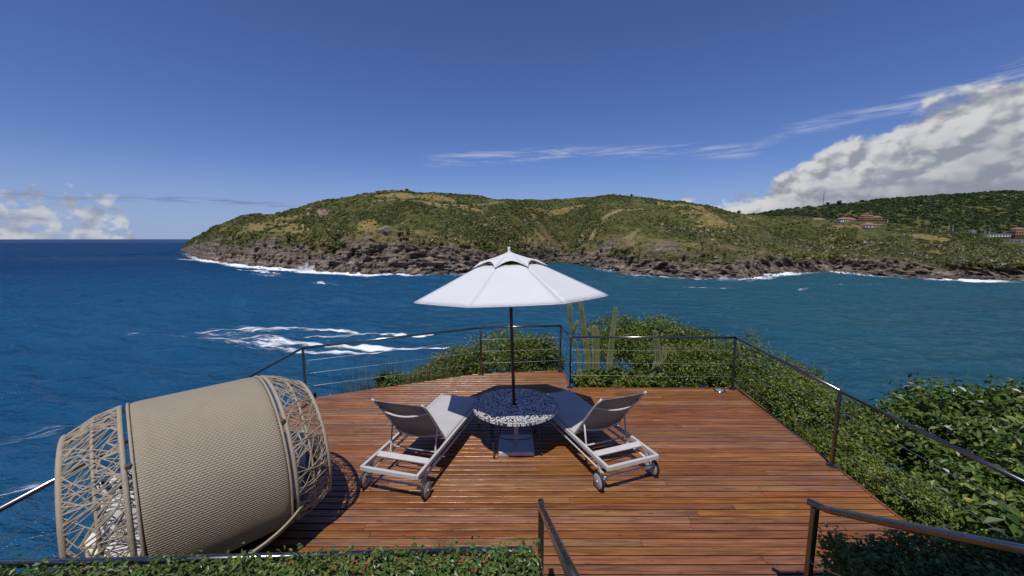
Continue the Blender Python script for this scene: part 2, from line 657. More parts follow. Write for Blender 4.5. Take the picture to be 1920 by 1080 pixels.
def b_sea(g, b, o):
    p = g.pos()
    x, y, z = g.sep(p)
    pw = g.comb(g.math('ADD', g.math('MULTIPLY', x, .62), g.math('MULTIPLY', y, .22)), g.math('MULTIPLY', y, 1.5), 0)
    n0 = g.noise(pw, .13, 5, .62, .5)
    n2 = g.noise(pw, .32, 5, .62, .3)
    n3 = g.noise(pw, 1.5, 3, .6)
    h = g.math('ADD', g.math('MULTIPLY', n0, 1.0), g.math('ADD', g.math('MULTIPLY', n2, .8), g.math('MULTIPLY', n3, .18)))
    # sandy, greener water in the sheltered bay; deep blue in the open sea
    bay = g.step(g.math('ADD', x, g.math('MULTIPLY', g.noise(p, .012, 3), 90)), -70, 190)
    big = g.noise(g.comb(g.math('MULTIPLY', x, .5), y, 0), .02, 4, .6)
    deep = g.mix(big, (.004, .056, .140), (.012, .100, .210))
    green = g.mix(big, (.012, .066, .100), (.026, .108, .142))
    off = g.step(g.math('SUBTRACT', y, g.math('MULTIPLY', x, .55)), 180, 900)
    deep = g.mix(g.math('MULTIPLY', off, .8), deep, (.0025, .027, .092))
    nrm = g.bump(h, 1.0, 2.0)
    df = g.n('BsdfDiffuse')
    g.put(df.inputs[0], g.mix(bay, deep, green))
    g.put(df.inputs['Normal'], nrm)
    gl = g.n('BsdfGlossy')
    gl.inputs['Roughness'].default_value = .13
    g.put(gl.inputs['Normal'], nrm)
    fr = g.n('Fresnel')
    fr.inputs[0].default_value = 1.33
    g.put(fr.inputs[1], nrm)
    ms = g.n('MixShader')
    # a wind-ruffled sea never mirrors fully: its facets tilt towards the viewer
    g.put(ms.inputs[0], g.math('MINIMUM', fr.outputs[0], .24))
    g.put(ms.inputs[1], df.outputs[0])
    g.put(ms.inputs[2], gl.outputs[0])
    g.put(o.inputs[0], ms.outputs[0])


mat('sea', b_sea)


def b_foam(g, b, o):
    u = g.attr('fu')
    v = g.attr('fv')
    d = g.attr('fd')
    p = g.comb(g.math('MULTIPLY', u, .13), g.math('MULTIPLY', v, 1.0), 0)
    n = g.noise(p, .55, 7, .72, .8)
    n2 = g.noise(p, 2.2, 4, .7)
    t = g.math('ADD', g.math('MULTIPLY', n, .7), g.math('MULTIPLY', n2, .3))
    thr = g.math('SUBTRACT', .71, g.math('MULTIPLY', d, .34))
    al = g.step(t, thr, g.math('ADD', thr, .17))
    al = g.math('MULTIPLY', al, g.step(d, 0, .15))
    g.put(b.inputs['Alpha'], al)


mat('foam', b_foam, col=(.80, .83, .85), rough=.9, spec=.1)
mat('spray', col=(.85, .87, .88), rough=.9)


def b_hill(g, b, o):
    p = g.pos()
    rock = g.attr('rock')
    grass = g.attr('grass')
    path = g.attr('path')
    x, y, z = g.sep(p)
    # tilted strata in the rock
    lay = g.comb(g.math('ADD', g.math('MULTIPLY', x, .055), g.math('MULTIPLY', y, .05)), g.math('MULTIPLY', y, .03), g.math('MULTIPLY', z, .42))
    n1 = g.noise(lay, 1.0, 8, .66, .8)
    n2 = g.noise(p, .22, 6, .62)
    rc = g.ramp(g.math('ADD', g.math('MULTIPLY', n1, .6), g.math('MULTIPLY', n2, .4)),
                [(.37, (.022, .018, .016)), (.46, (.125, .098, .075)), (.55, (.26, .205, .155)), (.66, (.44, .37, .29))])
    # wet dark band just over the water, with an uneven upper edge
    wet = g.step(g.math('ADD', z, g.math('MULTIPLY', n2, 5)), SEA + 1.5, SEA + 6.0)
    rc = g.mix(wet, g.mix(.62, rc, (.020, .016, .013)), rc)
    ng = g.noise(p, .09, 6, .62)
    gc = g.ramp(ng, [(.3, (.12, .11, .036)), (.5, (.235, .180, .068)), (.7, (.36, .26, .115))])
    sc = g.ramp(g.noise(p, .12, 6, .65), [(.3, (.04, .055, .016)), (.5, (.085, .092, .028)), (.7, (.17, .145, .06))])
    c = g.mix(grass, sc, gc)
    c = g.mix(path, c, (.36, .27, .145))
    c = g.mix(rock, c, rc)
    g.put(b.inputs['Base Color'], c)
    g.put(b.inputs['Normal'], g.bump(g.math('ADD', g.noise(p, .5, 6, .7), g.math('MULTIPLY', n1, 1.4)), 1.0, 1.6))


mat('hill', b_hill, rough=.92, spec=.1)
mat('near_slope', lambda g, b, o: g.put(b.inputs['Base Color'], g.ramp(g.noise(g.pos(), .8, 7, .65), [(.3, (.03, .036, .014)), (.5, (.075, .066, .034)), (.7, (.16, .125, .085))])), rough=.95, spec=.1)
mat('plaster', lambda g, b, o: g.put(b.inputs['Base Color'], g.mix(g.noise(g.pos(), .9, 4), (.66, .62, .56), (.80, .77, .71))), rough=.9)
mat('plaster_orange', lambda g, b, o: g.put(b.inputs['Base Color'], g.mix(g.noise(g.pos(), .9, 4), (.36, .14, .07), (.46, .20, .11))), rough=.9)
mat('roof_tile', lambda g, b, o: g.put(b.inputs['Base Color'], g.ramp(g.noise(g.pos(), 1.1, 4), [(.3, (.20, .095, .06)), (.7, (.34, .18, .12))])), rough=.9)
mat('glass_dark', col=(.02, .022, .024), rough=.35, spec=.3)
mat('glass_screen', col=(.13, .17, .16), rough=.1)
mat('concrete_light', lambda g, b, o: g.put(b.inputs['Base Color'], g.mix(g.noise(g.pos(), 1.5, 4), (.50, .49, .46), (.62, .61, .58))), rough=.85)
mat('galvanised', col=(.32, .32, .33), rough=.5, metal=.6)
mat('ski_red', col=(.35, .05, .04), rough=.3)
mat('ski_white', col=(.75, .75, .75), rough=.3)
mat('wetsuit', col=(.012, .012, .015), rough=.6)
mat('lamp_glass', col=(.22, .23, .24), rough=.15)
mat('shade_roof_mat', lambda g, b, o: g.put(b.inputs['Base Color'], g.mix(g.noise(g.pos(), 2, 4), (.50, .47, .42), (.60, .57, .52))), rough=.9)

# ================================================================== SETTING
# sea, out to the horizon
S0 = 45000
wrng = np.random.default_rng(3)
WK = 34
w_len = np.exp(np.linspace(math.log(3.8), math.log(19), WK))
w_dir = R(-99) + wrng.normal(size=WK) * .42
w_k = np.stack([np.cos(w_dir), np.sin(w_dir)], 1) * (2 * PI / w_len)[:, None]
w_ph = wrng.random(WK) * 2 * PI
GX0, GX1, GY0, GY1 = -820., 620., 14., 700.


def swell(x, y):
    z = np.zeros(len(x))
    for k in range(WK):
        z += .0115 * w_len[k] * np.sin(w_k[k, 0] * x + w_k[k, 1] * y + w_ph[k])
    return z


def wave(x, y):
    z = swell(x, y)
    gust = .55 + .9 * fbm(np.stack([x * .011, y * .011, x * 0], 1), 3, 8)
    edge = np.minimum.reduce([x - GX0, GX1 - x, y - GY0, (GY1 - y) * .16])
    shelter = 1 - .2 * sstep(x, -60, 160)
    return (z + .35 * z * np.abs(z)) * gust * shelter * np.clip(edge / 60, 0, 1)


wx = np.arange(GX0, GX1 + .1, 1.8)
wy = np.concatenate([np.arange(GY0, 320, 1.25), np.arange(320, GY1 + .1, 2.0)])
wy[-1] = GY1
wx[-1] = GX1
WX, WY = np.meshgrid(wx, wy, indexing='ij')
WX, WY = WX.ravel(), WY.ravel()
# leave out the part of the sheet that lies under the headland and behind the houses
SV = np.stack([WX, WY, SEA + wave(WX, WY)], 1)
nyw = len(wy)
ii = (np.arange(len(wx) - 1)[:, None] * nyw + np.arange(nyw - 1)[None]).ravel()
SF = np.stack([ii, ii + nyw, ii + nyw + 1, ii + 1], 1)
inland = WY[SF[:, 0]] > 420 + np.maximum(0, -WX[SF[:, 0]] - 140) * 1.0 + 190 * np.exp(-((WX[SF[:, 0]] - 70) / 60) ** 2)
beside = np.abs(WX[SF[:, 0]]) > 1.42 * WY[SF[:, 0]] + 60
SF = SF[~(inland | beside)]
o_ = len(SV)
ox = np.arange(-4700., -470., 11.)
oy = np.arange(GY1 - 192, 3500., 7.5)
OX, OY = [q.ravel() for q in np.meshgrid(ox, oy, indexing='ij')]
oz = 2.2 * swell(OX / 2.2, OY / 2.2) * np.where(OX < GX0 - 10, .6, np.clip((OY - GY1 + 12) / 60, .05, 1)) * np.clip((3500 - OY) / 900, 0, 1)
ii = (np.arange(len(ox) - 1)[:, None] * len(oy) + np.arange(len(oy) - 1)[None]).ravel()
OF = np.stack([ii, ii + len(oy), ii + len(oy) + 1, ii + 1], 1)
rt = -OX[OF[:, 0]] / OY[OF[:, 0]]
OF = OF[(rt < 1.6) & (rt > .66) & ((OY[OF[:, 0]] > GY1 - 13) | (OX[OF[:, 0]] < GX0))]
SV = np.concatenate([SV, np.stack([OX, OY, SEA + .02 + oz], 1)])
SF = np.concatenate([SF, OF + o_])
o_ = len(SV)
SO = [(-S0, -S0), (S0, -S0), (S0, S0), (-S0, S0)]
flat = np.array([(x, y, SEA - 3.0) for x, y in SO])
SV = np.concatenate([SV, flat])
SF = np.concatenate([SF, [(o_, o_ + 1, o_ + 2, o_ + 3)]])
used = np.unique(SF)
remap = np.full(len(SV), -1)
remap[used] = np.arange(len(used))
sea = link('sea', fast_mesh('sea', SV[used], remap[SF], smooth=True), 'sea')
tag(sea, 'deep blue sea with small waves reaching the horizon', kind='structure')


# ---- headland: lofted between shoreline, cliff top and ridge
# columns: shore x,y | cliff top x,y,z | ridge x,y,z
HL = [(-960., 1130., -962., 1134., -32, -966., 1140., -33), (-840., 1000., -850., 1020., -21.0, -880., 1050., -16), (-548.3, 674.0, -562.1, 694.0, -5.6, -601.4, 744.0, 4.8), (-440.5, 574.8, -457.2, 599.8, -4.5, -503.9, 664.8, 24.2),
      (-329.1, 480.3, -347.5, 510.3, -5.5, -404.8, 600.3, 39.7), (-262.8, 435.4, -279.0, 465.4, -6.0, -347.3, 585.4, 40.4), (-193.5, 391.5, -206.8, 421.5, -6.9, -271.6, 561.5, 53.7), (-136.8, 355.5, -147.3, 385.5, -8.7, -204.6, 545.5, 65.9),
      (-97.7, 355.5, -105.1, 385.5, -6.1, -146.1, 545.5, 68.0), (-63.5, 355.5, -67.5, 380.5, -8.5, -95.0, 545.5, 65.9), (-40.3, 366.8, -42.8, 391.8, -12.1, -59.7, 556.8, 63.5), (-11.1, 405.1, -11.8, 430.1, -14.7, -16.3, 605.1, 60.0),
      (26.3, 480.3, 27.6, 505.3, -16.4, 36.0, 670.3, 67.1), (69.1, 561.0, 72.0, 586.0, -17.8, 87.1, 721.0, 75.7), (93.0, 452.3, 97.9, 477.3, -19.2, 137.3, 682.3, 74.5), (109.2, 361.1, 116.1, 386.1, -16.1, 195.0, 661.1, 72.3),
      (147.8, 325.6, 157.2, 347.6, -19.9, 277.5, 625.6, 57.9), (184.9, 312.4, 197.1, 334.4, -19.5, 337.5, 582.4, 41.0), (252.0, 366.8, 266.2, 388.8, -20.4, 416.2, 616.8, 37.5), (322.5, 391.5, 339.6, 413.5, -20.8, 495.6, 611.5, 32.3),
      (322.5, 339.9, 340.3, 359.9, -21.2, 522.4, 559.9, 25.3), (344.0, 312.4, 364.9, 332.4, -23.0, 555.6, 512.4, 13.8), (372.8, 304.2, 396.0, 324.2, -22.8, 585.1, 484.2, 6.7), (402.1, 304.2, 427.2, 324.2, -22.8, 618.9, 474.2, 1.5),
      (449.1, 296.4, 477.8, 316.4, -23.1, 697.9, 466.4, -1.0), (513.7, 288.9, 547.4, 308.9, -23.3, 805.7, 458.9, -2.2)]
HLA = np.array(HL)
# column position along the coast, in steps of about ten metres (used only to spread the columns)
CU = np.array([318, 340, 365, 400, 460, 520, 600, 680, 760, 830, 880, 940, 1000, 1050, 1110, 1180, 1290, 1390, 1460, 1560, 1650, 1760, 1850, 1920, 2060, 2250], float)
NS = 1000
us = np.linspace(CU[0], CU[-1], NS)
cols = np.stack([np.interp(us, CU, HLA[:, k]) for k in range(8)], 1)
ker = np.exp(-np.linspace(-2.2, 2.2, 31) ** 2)
ker /= ker.sum()
pad = 15
cs = np.stack([np.convolve(np.pad(cols[:, k], pad, mode='edge'), ker, 'valid') for k in range(8)], 1)
Sx, Sy, Cx, Cy, Cz, Rx, Ry, Rz = cs.T
jit = (fbm(np.stack([us * .035, us * 0, us * 0], 1), 4, 5) - .5)
TS = np.concatenate([np.linspace(-.12, 0, 5)[:-1], np.linspace(0, .28, 58)[:-1], np.linspace(.28, 1, 100)[:-1], np.linspace(1, 1.35, 14)])
NT = len(TS)


def head_surface():
    U, T = np.meshgrid(np.arange(NS), TS, indexing='ij')
    U = U.ravel()
    T = T.ravel()
    sh = np.stack([Sx[U], Sy[U], np.full(len(U), SEA)], 1)
    cl = np.stack([Cx[U], Cy[U], Cz[U]], 1)
    rd = np.stack([Rx[U], Ry[U], Rz[U]], 1)
    inl = rd - sh
    inl[:, 2] = 0
    ln = np.linalg.norm(inl, axis=1, keepdims=True)
    inl = inl / ln
    a = np.clip(T / .28, 0, 1)[:, None]
    bq = np.clip((T - .28) / .72, 0, 1)[:, None]
    # cliff rises steeply first, then the slope eases towards the ridge
    zc = SEA + (cl[:, 2:] - SEA) * (1 - (1 - a) ** 1.5)
    xyc = sh[:, :2] + (cl[:, :2] - sh[:, :2]) * a
    bz = 1 - (1 - bq) ** 1.18
    P = np.concatenate([np.where(T[:, None] <= .28, xyc, cl[:, :2] + (rd[:, :2] - cl[:, :2]) * bq),
                        np.where(T[:, None] <= .28, zc, cl[:, 2:] + (rd[:, 2:] - cl[:, 2:]) * bz)], 1)
    over = np.clip((T - 1) / .35, 0, 1)
    P[:, :2] += inl[:, :2] * (over * 140)[:, None]
    P[:, 2] -= over ** 1.4 * 45
    under = np.clip(-T / .12, 0, 1)
    P[:, :2] -= inl[:, :2] * (under * 8)[:, None]
    P[:, 2] -= under * 6
    # crags in the cliff
    q = P * np.array([.05, .05, .09])
    q[:, 0] += P[:, 2] * .03
    cr = fbm(q, 5, 3, .55, ridged=True) - .55
    cr2 = fbm(P * np.array([.16, .16, .22]), 3, 9, .5, ridged=True) - .55
    cmask = sstep(T, -.12, .04) * (1 - sstep(T, .30, .5))
    P[:, :2] -= inl[:, :2] * ((cr * 26 + cr2 * 9) * cmask)[:, None]
    P[:, 2] += (cr * 9 + cr2 * 4) * cmask * sstep(T, .02, .2)
    # gullies and humps on the slope
    gm = sstep(T, .25, .5) * (1 - .75 * sstep(T, .85, 1.0))
    gl = fbm(np.stack([P[:, 0] * .014, P[:, 1] * .008, P[:, 0] * 0], 1), 4, 21) - .5
    P[:, 2] += gl * 26 * gm
    P[:, 2] += (fbm(P * np.array([.03, .03, 0]), 4, 31) - .5) * 6 * sstep(T, .3, .5)
    return U, T, P


HU, HT, HP = head_surface()


def blob(u0, t0, su, stt, rot=0):
    a = (us[HU] - u0) / su
    b = (HT - t0) / stt
    return np.exp(-(a * a + b * b + 2 * rot * a * b))


nz = fbm(HP * np.array([.02, .02, .02]), 5, 41) - .5
nz2 = fbm(HP * np.array([.07, .07, .07]), 4, 44) - .5
rock = 1 - sstep(HT + nz * .50 + nz2 * .22, .22, .34)
rock_hi = np.zeros(len(HT))
for (u0, t0, su, stt, a) in [(605, .74, 16, .09, 1.0), (580, .84, 14, .06, .8), (720, .40, 24, .08, 1.0), (650, .36, 30, .07, .7), (420, .45, 35, .14, .8), (1240, .33, 40, .05, .6), (1415, .36, 20, .1, .7), (1120, .36, 40, .08, .6)]:
    rock_hi = np.maximum(rock_hi, a * blob(u0, t0, su, stt))
rock = np.maximum(rock, sstep(rock_hi + nz * 1.2 + nz2 * .5, .50, .72))
gr = np.zeros(len(HT))
for (u0, t0, su, stt, a, rt) in [(505, .66, 62, .16, 1.15, -.3), (420, .70, 30, .2, .8, 0), (540, .48, 60, .10, .8, 0), (770, .90, 85, .055, 1.25, 0), (850, .80, 70, .035, .9, .1), (690, .46, 26, .09, .9, .3),
                                 (1045, .80, 40, .05, 1.1, 0), (1330, .72, 70, .10, .95, .2), (1280, .85, 60, .05, .9, 0), (1590, .72, 45, .06, 1.0, 0), (1740, .66, 55, .05, .9, 0), (1180, .42, 24, .10, .9, .3), (1400, .92, 40, .05, .8, 0), (1000, .42, 25, .13, .8, 0)]:
    gr = np.maximum(gr, a * blob(u0, t0, su, stt, rt))
grass = sstep(gr + nz * 1.5 + nz2 * .7, .30, .62)
# dry strip between the cliff and the scrub
grass = np.maximum(grass, .75 * (1 - sstep(np.abs(HT - .36 + nz * .16), .03, .09)) * sstep(nz2, -.2, .15))


def track(pts, w):
    d = np.full(len(HT), 1e9)
    for (a, b) in zip(pts[:-1], pts[1:]):
        A = np.array([a[0], a[1] * 300])
        B = np.array([b[0], b[1] * 300])
        Q = np.stack([us[HU], HT * 300], 1)
        t = np.clip(((Q - A) @ (B - A)) / ((B - A) @ (B - A)), 0, 1)
        d = np.minimum(d, np.linalg.norm(Q - (A + t[:, None] * (B - A)), axis=1))
    return (1 - sstep(d + nz2 * 9, w * .4, w * 1.5)) * (.55 + .45 * sstep(nz2, -.15, .1))


path = np.maximum.reduce([track([(1165, .70), (1140, .66), (1118, .52), (1108, .42)], 4), track([(1165, .70), (1230, .74)], 2.5) * .7,
                          track([(700, .84), (780, .80), (900, .86), (985, .84)], 2.6) * .75, track([(985, .78), (1010, .60), (1030, .42)], 5) * .55, track([(1195, .50), (1175, .40)], 6) * .5])
path *= (1 - rock)
HW = NT
ii = (np.arange(NS - 1)[:, None] * HW + np.arange(NT - 1)[None]).ravel()
HF = np.stack([ii, ii + HW, ii + HW + 1, ii + 1], 1)
hd = link('headland', fast_mesh('headland', HP, HF, {'rock': rock, 'grass': grass, 'path': path}, smooth=True), 'hill')
tag(hd, 'green and golden headland with dark rocky cliffs across the bay', kind='structure')


def clump_mesh(P, S, tint, per=18, flat=.8, lsz=.55):
    """rough rounded bushes: triangles spread over a low dome at each point"""
    n = len(P)
    d = norm(rng.normal(size=(n * per, 3)))
    d[:, 2] = np.abs(d[:, 2])
    sc = np.repeat(S, per)
    rr = .55 + .5 * rng.random(n * per)
    C = np.repeat(P, per, 0) + d * (sc * rr)[:, None] * np.array([1, 1, flat])
    nr = norm(d + rng.normal(size=d.shape) * .35)
    A = norm(np.cross(nr, rng.normal(size=d.shape)))
    B = np.cross(nr, A)
    l = (sc * lsz * (.7 + .6 * rng.random(n * per)))[:, None]
    V = np.stack([C + A * l, C - A * l * .55 + B * l * .8, C - A * l * .55 - B * l * .8], 1).reshape(-1, 3)
    F = np.arange(len(V)).reshape(-1, 3)
    tt = np.clip(np.repeat(tint, per) + rng.normal(size=n * per) * .07, 0, 1)
    return V, F, np.repeat(tt, 3)


def scatter_head(n):
    iu = rng.integers(2, NS - 2, n)
    tt = .26 + (1.06 - .26) * rng.random(n)
    it = np.searchsorted(TS, tt)
    idx = iu * NT + np.clip(it, 0, NT - 2)
    f = rng.random((n, 1))
    P = HP[idx] * f + HP[idx + 1] * (1 - f)
    P = P + (HP[np.minimum(idx + NT, len(HP) - 1)] - HP[idx]) * rng.random((n, 1))
    return idx, P


idx, P = scatter_head(95000)
dens = 1 - np.clip(rock[idx] * 1.0 + grass[idx] * .88 + path[idx] * 1.2, 0, 1)
dens *= .12 + .88 * sstep(nz[idx] + nz2[idx] * .6, -.10, .12)
keep = rng.random(len(idx)) < dens * .9
for (vx, vy, vw) in ((516, 560, 24), (455, 580, 14), (493, 575, 16), (458, 500, 20), (532, 520, 17), (757, 640, 8), (585, 470, 20), (570, 440, 20), (733, 560, 16)):
    keep &= ~((np.abs(P[:, 0] - vx * P[:, 1] / vy) < vw) & (P[:, 1] > vy - 45) & (P[:, 1] < vy + 12))
idx, P = idx[keep][:36000], P[keep][:36000]
patch = fbm(P * np.array([.018, .018, .018]), 3, 71)
Ssz = (.85 + 1.7 * rng.random(len(P)) ** 2.2) * (.75 + .6 * sstep(patch, .4, .65))
tint = np.clip(.30 + .75 * (patch - .25) + rng.normal(size=len(P)) * .09, 0, .86)
hill_t = HT[idx]
uu = us[idx // NT]
dryv = (rng.random(len(P)) < .05 + .12 * (uu > 1200) * (hill_t < .6))
tint = np.where(dryv, .93 + .07 * rng.random(len(P)), tint)
V, F, T_ = clump_mesh(P, Ssz, tint, per=15, flat=.62, lsz=.62)
sc = link('hillside_scrub', fast_mesh('scrub', V, F, {'tint': T_}), 'scrub')
tag(sc, 'low green and olive scrub covering the headland slopes', kind='stuff')
# bare pale stems and columnar cacti too small to count
idx, P = scatter_head(16000)
k = (rock[idx] < .6) & (HT[idx] < .78) & (rng.random(len(idx)) < .10 + .45 * (fbm(P * np.array([.03, .03, .03]), 3, 91) > .56) * (us[idx // NT] > 1000))
P = P[k]
h = 2.2 + 2.8 * rng.random(len(P))
w = .22 + .2 * rng.random(len(P))
ang = rng.random(len(P)) * PI
ax = np.stack([np.cos(ang), np.sin(ang), 0 * ang], 1)
lean = rng.normal(size=(len(P), 3)) * .25
lean[:, 2] = 1
V = np.concatenate([np.stack([P - ax * w[:, None], P + ax * w[:, None], P + lean * h[:, None]], 1).reshape(-1, 3),
                    np.stack([P - np.roll(ax, 1, 1)[:, [1, 0, 2]] * w[:, None], P + np.roll(ax, 1, 1)[:, [1, 0, 2]] * w[:, None], P + lean * h[:, None] * .9], 1).reshape(-1, 3)])
st_ = link('bare_stems', fast_mesh('stems', V, np.arange(len(V)).reshape(-1, 3)), 'twig')
tag(st_, 'pale bare stems and thin cacti dotted over the headland scrub', kind='stuff')

# ---- far hill behind the houses
FX = np.array([300, 450, 534, 594, 654, 726, 786, 821, 917, 1013, 1097, 1157, 1325, 1555, 1900.])
FZ = np.array([20, 43, 57, 67, 75, 80, 87, 91, 96, 102, 108, 110, 113, 108, 95.])
nx, ny = 260, 60
gx = np.linspace(300, 1900, nx)
rz_ = np.interp(gx, FX, FZ)
rz_ = np.convolve(np.pad(rz_, 6, mode='edge'), np.ones(13) / 13, 'valid')
gt = np.linspace(0, 1.25, ny)
GX, GT = np.meshgrid(gx, gt, indexing='ij')
GX = GX.ravel()
GT = GT.ravel()
RZ = np.repeat(rz_, ny)
y0 = 900 - 260 * (1 - GT)
xx = GX * (y0 / 900)
zz = np.where(GT <= 1, -6 + (RZ + 6) * np.clip(GT, 0, 1) ** .85, RZ - (GT - 1) * 120)
FPt = np.stack([xx, y0, zz], 1)
FPt[:, 2] += (fbm(FPt * np.array([.009, .009, 0]), 4, 51) - .5) * 30 * sstep(GT, 0, .3) * (1 - .8 * sstep(GT, .8, 1))
FPt[:, 2] += (fbm(FPt * np.array([.05, .05, 0]), 3, 55) - .5) * 5 * (1 - .6 * sstep(GT, .9, 1))
ii = (np.arange(nx - 1)[:, None] * ny + np.arange(ny - 1)[None]).ravel()
fh = link('far_hill', fast_mesh('far_hill', FPt, np.stack([ii, ii + ny, ii + ny + 1, ii + 1], 1), {'rock': GT * 0, 'grass': .25 * sstep(fbm(FPt * .02, 3, 5), .55, .7), 'path': GT * 0}, smooth=True), 'hill')
tag(fh, 'long dark green wooded hill behind the villas', kind='structure')
n = 11000
ix = rng.integers(1, nx - 2, n)
it = rng.integers(2, int(ny * .83), n)
P = FPt[ix * ny + it] + (FPt[(ix + 1) * ny + it] - FPt[ix * ny + it]) * rng.random((n, 1)) + (FPt[ix * ny + it + 1] - FPt[ix * ny + it]) * rng.random((n, 1))
P[:, 2] -= .5
pt = fbm(P * .012, 3, 61)
V, F, T_ = clump_mesh(P, 2.6 + 3.2 * rng.random(n) ** 2, np.clip(.1 + 1.1 * (pt - .3) + rng.normal(size=n) * .15, 0, 1), per=16, flat=.75)
tag(link('far_hill_woods', fast_mesh('woods', V, F, {'tint': T_}), 'scrub_far'), 'dense dark woods covering the far hill', kind='stuff')

# ---- loose rocks along the shore (uncountable) as one mass
n = 900
iu = rng.integers(20, NS - 20, n)
P = np.stack([Sx[iu], Sy[iu], np.full(n, SEA)], 1) + rng.normal(size=(n, 3)) * np.array([4, 4, .6])
ico = bpy.data.meshes.new('tmp')
import bmesh
bm = bmesh.new()
bmesh.ops.create_icosphere(bm, subdivisions=1, radius=1)
iv = np.array([v.co[:] for v in bm.verts])
ifc = np.array([[v.index for v in f.verts] for f in bm.faces])
bm.free()
bpy.data.meshes.remove(ico)
S_ = (1.0 + 2.4 * rng.random(n) ** 2)[:, None, None]
V = P[:, None, :] + iv[None] * S_ * (1 + .45 * rng.normal(size=(n, len(iv), 1)).clip(-1.2, 1.2)) * np.array([1.3, 1.1, .75])
F = (ifc[None] + (np.arange(n) * len(iv))[:, None, None]).reshape(-1, 3)
tag(link('shore_rocks', fast_mesh('rocks', V.reshape(-1, 3), F, {'rock': np.ones(n * len(iv)), 'grass': np.zeros(n * len(iv)), 'path': np.zeros(n * len(iv))}), 'hill'),
    'dark broken rocks along the foot of the headland', kind='stuff')


# ---- foam
def ribbon(pts, width, dens, seed=0, nv=14, sub=24, both=True):
    pts = np.array(pts, float)
    t = np.linspace(0, len(pts) - 1, (len(pts) - 1) * sub + 1)
    p = np.stack([np.interp(t, np.arange(len(pts)), pts[:, k]) for k in range(2)], 1)
    if len(pts) > 2:
        kk = np.hanning(sub + 3)[1:-1]
        kk /= kk.sum()
        h = len(kk) // 2
        p = np.stack([np.convolve(np.pad(p[:, k], h, mode='reflect', reflect_type='odd'), kk, 'valid')[:len(t)] for k in range(2)], 1)
    wd = np.interp(t, np.arange(len(pts)), np.broadcast_to(width, len(pts)))
    dn = np.interp(t, np.arange(len(pts)), np.broadcast_to(dens, len(pts)))
    tg = norm(np.gradient(p, axis=0))
    nrm = np.stack([-tg[:, 1], tg[:, 0]], 1)
    s_ = np.concatenate([[0], np.cumsum(np.linalg.norm(np.diff(p, axis=0), axis=1))])
    V, fu, fv, fd = [], [], [], []
    for j in range(nv + 1):
        q = j / nv * 2 - 1
        xy = p + nrm * (wd * q)[:, None]
        V.append(np.concatenate([xy, np.full((len(p), 1), 0.0)], 1))
        fu.append(s_ + seed * 100)
        fv.append(wd * q + seed * 31)
        end = np.minimum(1, np.minimum(np.arange(len(p)), np.arange(len(p))[::-1]) / (sub * .5))
        fd.append(dn * (1 - abs(q) ** 2.2) * end)
    n_ = len(p)
    V = np.concatenate(V)
    i = (np.arange(nv)[:, None] * n_ + np.arange(n_ - 1)[None]).ravel()
    F = np.stack([i, i + 1, i + n_ + 1, i + n_], 1)
    return V, F, np.concatenate(fu), np.concatenate(fv), np.concatenate(fd)


def foam_obj(name, label, ribs, dz=.3):
    Vs, Fs, A = [], [], [[], [], []]
    o = 0
    for k, r in enumerate(ribs):
        V, F, *at = ribbon(*r[:3], seed=k + 1)
        V[:, 2] = SEA + wave(V[:, 0], V[:, 1]) + dz + k * .02
        Vs.append(V)
        Fs.append(F + o)
        o += len(V)
        for q in range(3):
            A[q].append(at[q])
    a = [np.concatenate(q) for q in A]
    ob = link(name, fast_mesh(name, np.concatenate(Vs), np.concatenate(Fs), {'fu': a[0], 'fv': a[1], 'fd': a[2]}), 'foam')
    return tag(ob, label, kind='stuff')


iu = np.arange(8, NS - 8, 9)
shore = np.stack([Sx[iu], Sy[iu]], 1)
sd = norm(np.stack([Rx[iu] - Sx[iu], Ry[iu] - Sy[iu]], 1))
wv = fbm(np.stack([us[iu] * .03, us[iu] * 0, us[iu] * 0], 1), 3, 77)
strong = .5 + .75 * np.exp(-((us[iu] - 560) / 120) ** 2) + .25 * np.exp(-((us[iu] - 1440) / 60) ** 2) + .3 * np.exp(-((us[iu] - 1810) / 60) ** 2) + .2 * np.exp(-((us[iu] - 400) / 50) ** 2)
calm = 1 - .75 * np.exp(-((us[iu] - 1060) / 60) ** 2)
foam_obj('surf_foam', 'white surf breaking along the rocky foot of the headland',
         [(shore - sd * 13, 14 + 16 * strong * wv, np.clip(strong * calm * (.75 + 1.5 * wv), 0, 1.5))])
foam_obj('whitecap_foam', 'scattered streaks of white foam on the open water',
         [([(-282.9, 412.3), (-231.8, 366.8), (-194.0, 339.9)], 7, [.7, .9, .5]), ([(-150, 290), (-132, 275), (-112, 261)], 4.5, [.8, 1.0, .6]), ([(-300, 405), (-262, 394), (-225, 385)], 6, [.8, 1.0, .6]),
          ([(-245, 352), (-222, 340), (-180, 330)], 5, .75), ([(-420, 520), (-380, 500)], 6, .7), ([(-560, 640), (-500, 600), (-450, 575)], 8, [.6, 1, .8]),
          ([(72, 350), (104, 317), (120, 300)], 5, .62), ([(98, 254), (125, 250), (154, 254)], 4, .68), ([(163, 241), (190, 246), (214, 254)], 4, .6), ([(90, 285), (110, 275)], 4, .65), ([(112, 312), (150, 290), (185, 285)], 6, .55),
          ([(-82, 55), (-79, 59), (-74, 63), (-68, 65)], 5.0, [.5, .72, .62, .45]), ([(-66, 44), (-62.5, 46.8), (-58, 49.5)], 3.4, .66), ([(-155, 137), (-142, 140), (-128, 141)], 6, .72), ([(-330, 380), (-300, 370)], 5, .6),
          ([(-250, 420), (-215, 375), (-160, 345)], 12, .62), ([(20, 330), (60, 322), (100, 300)], 8, .5), ([(205, 262), (240, 270), (280, 275)], 4, .48)], dz=.2)
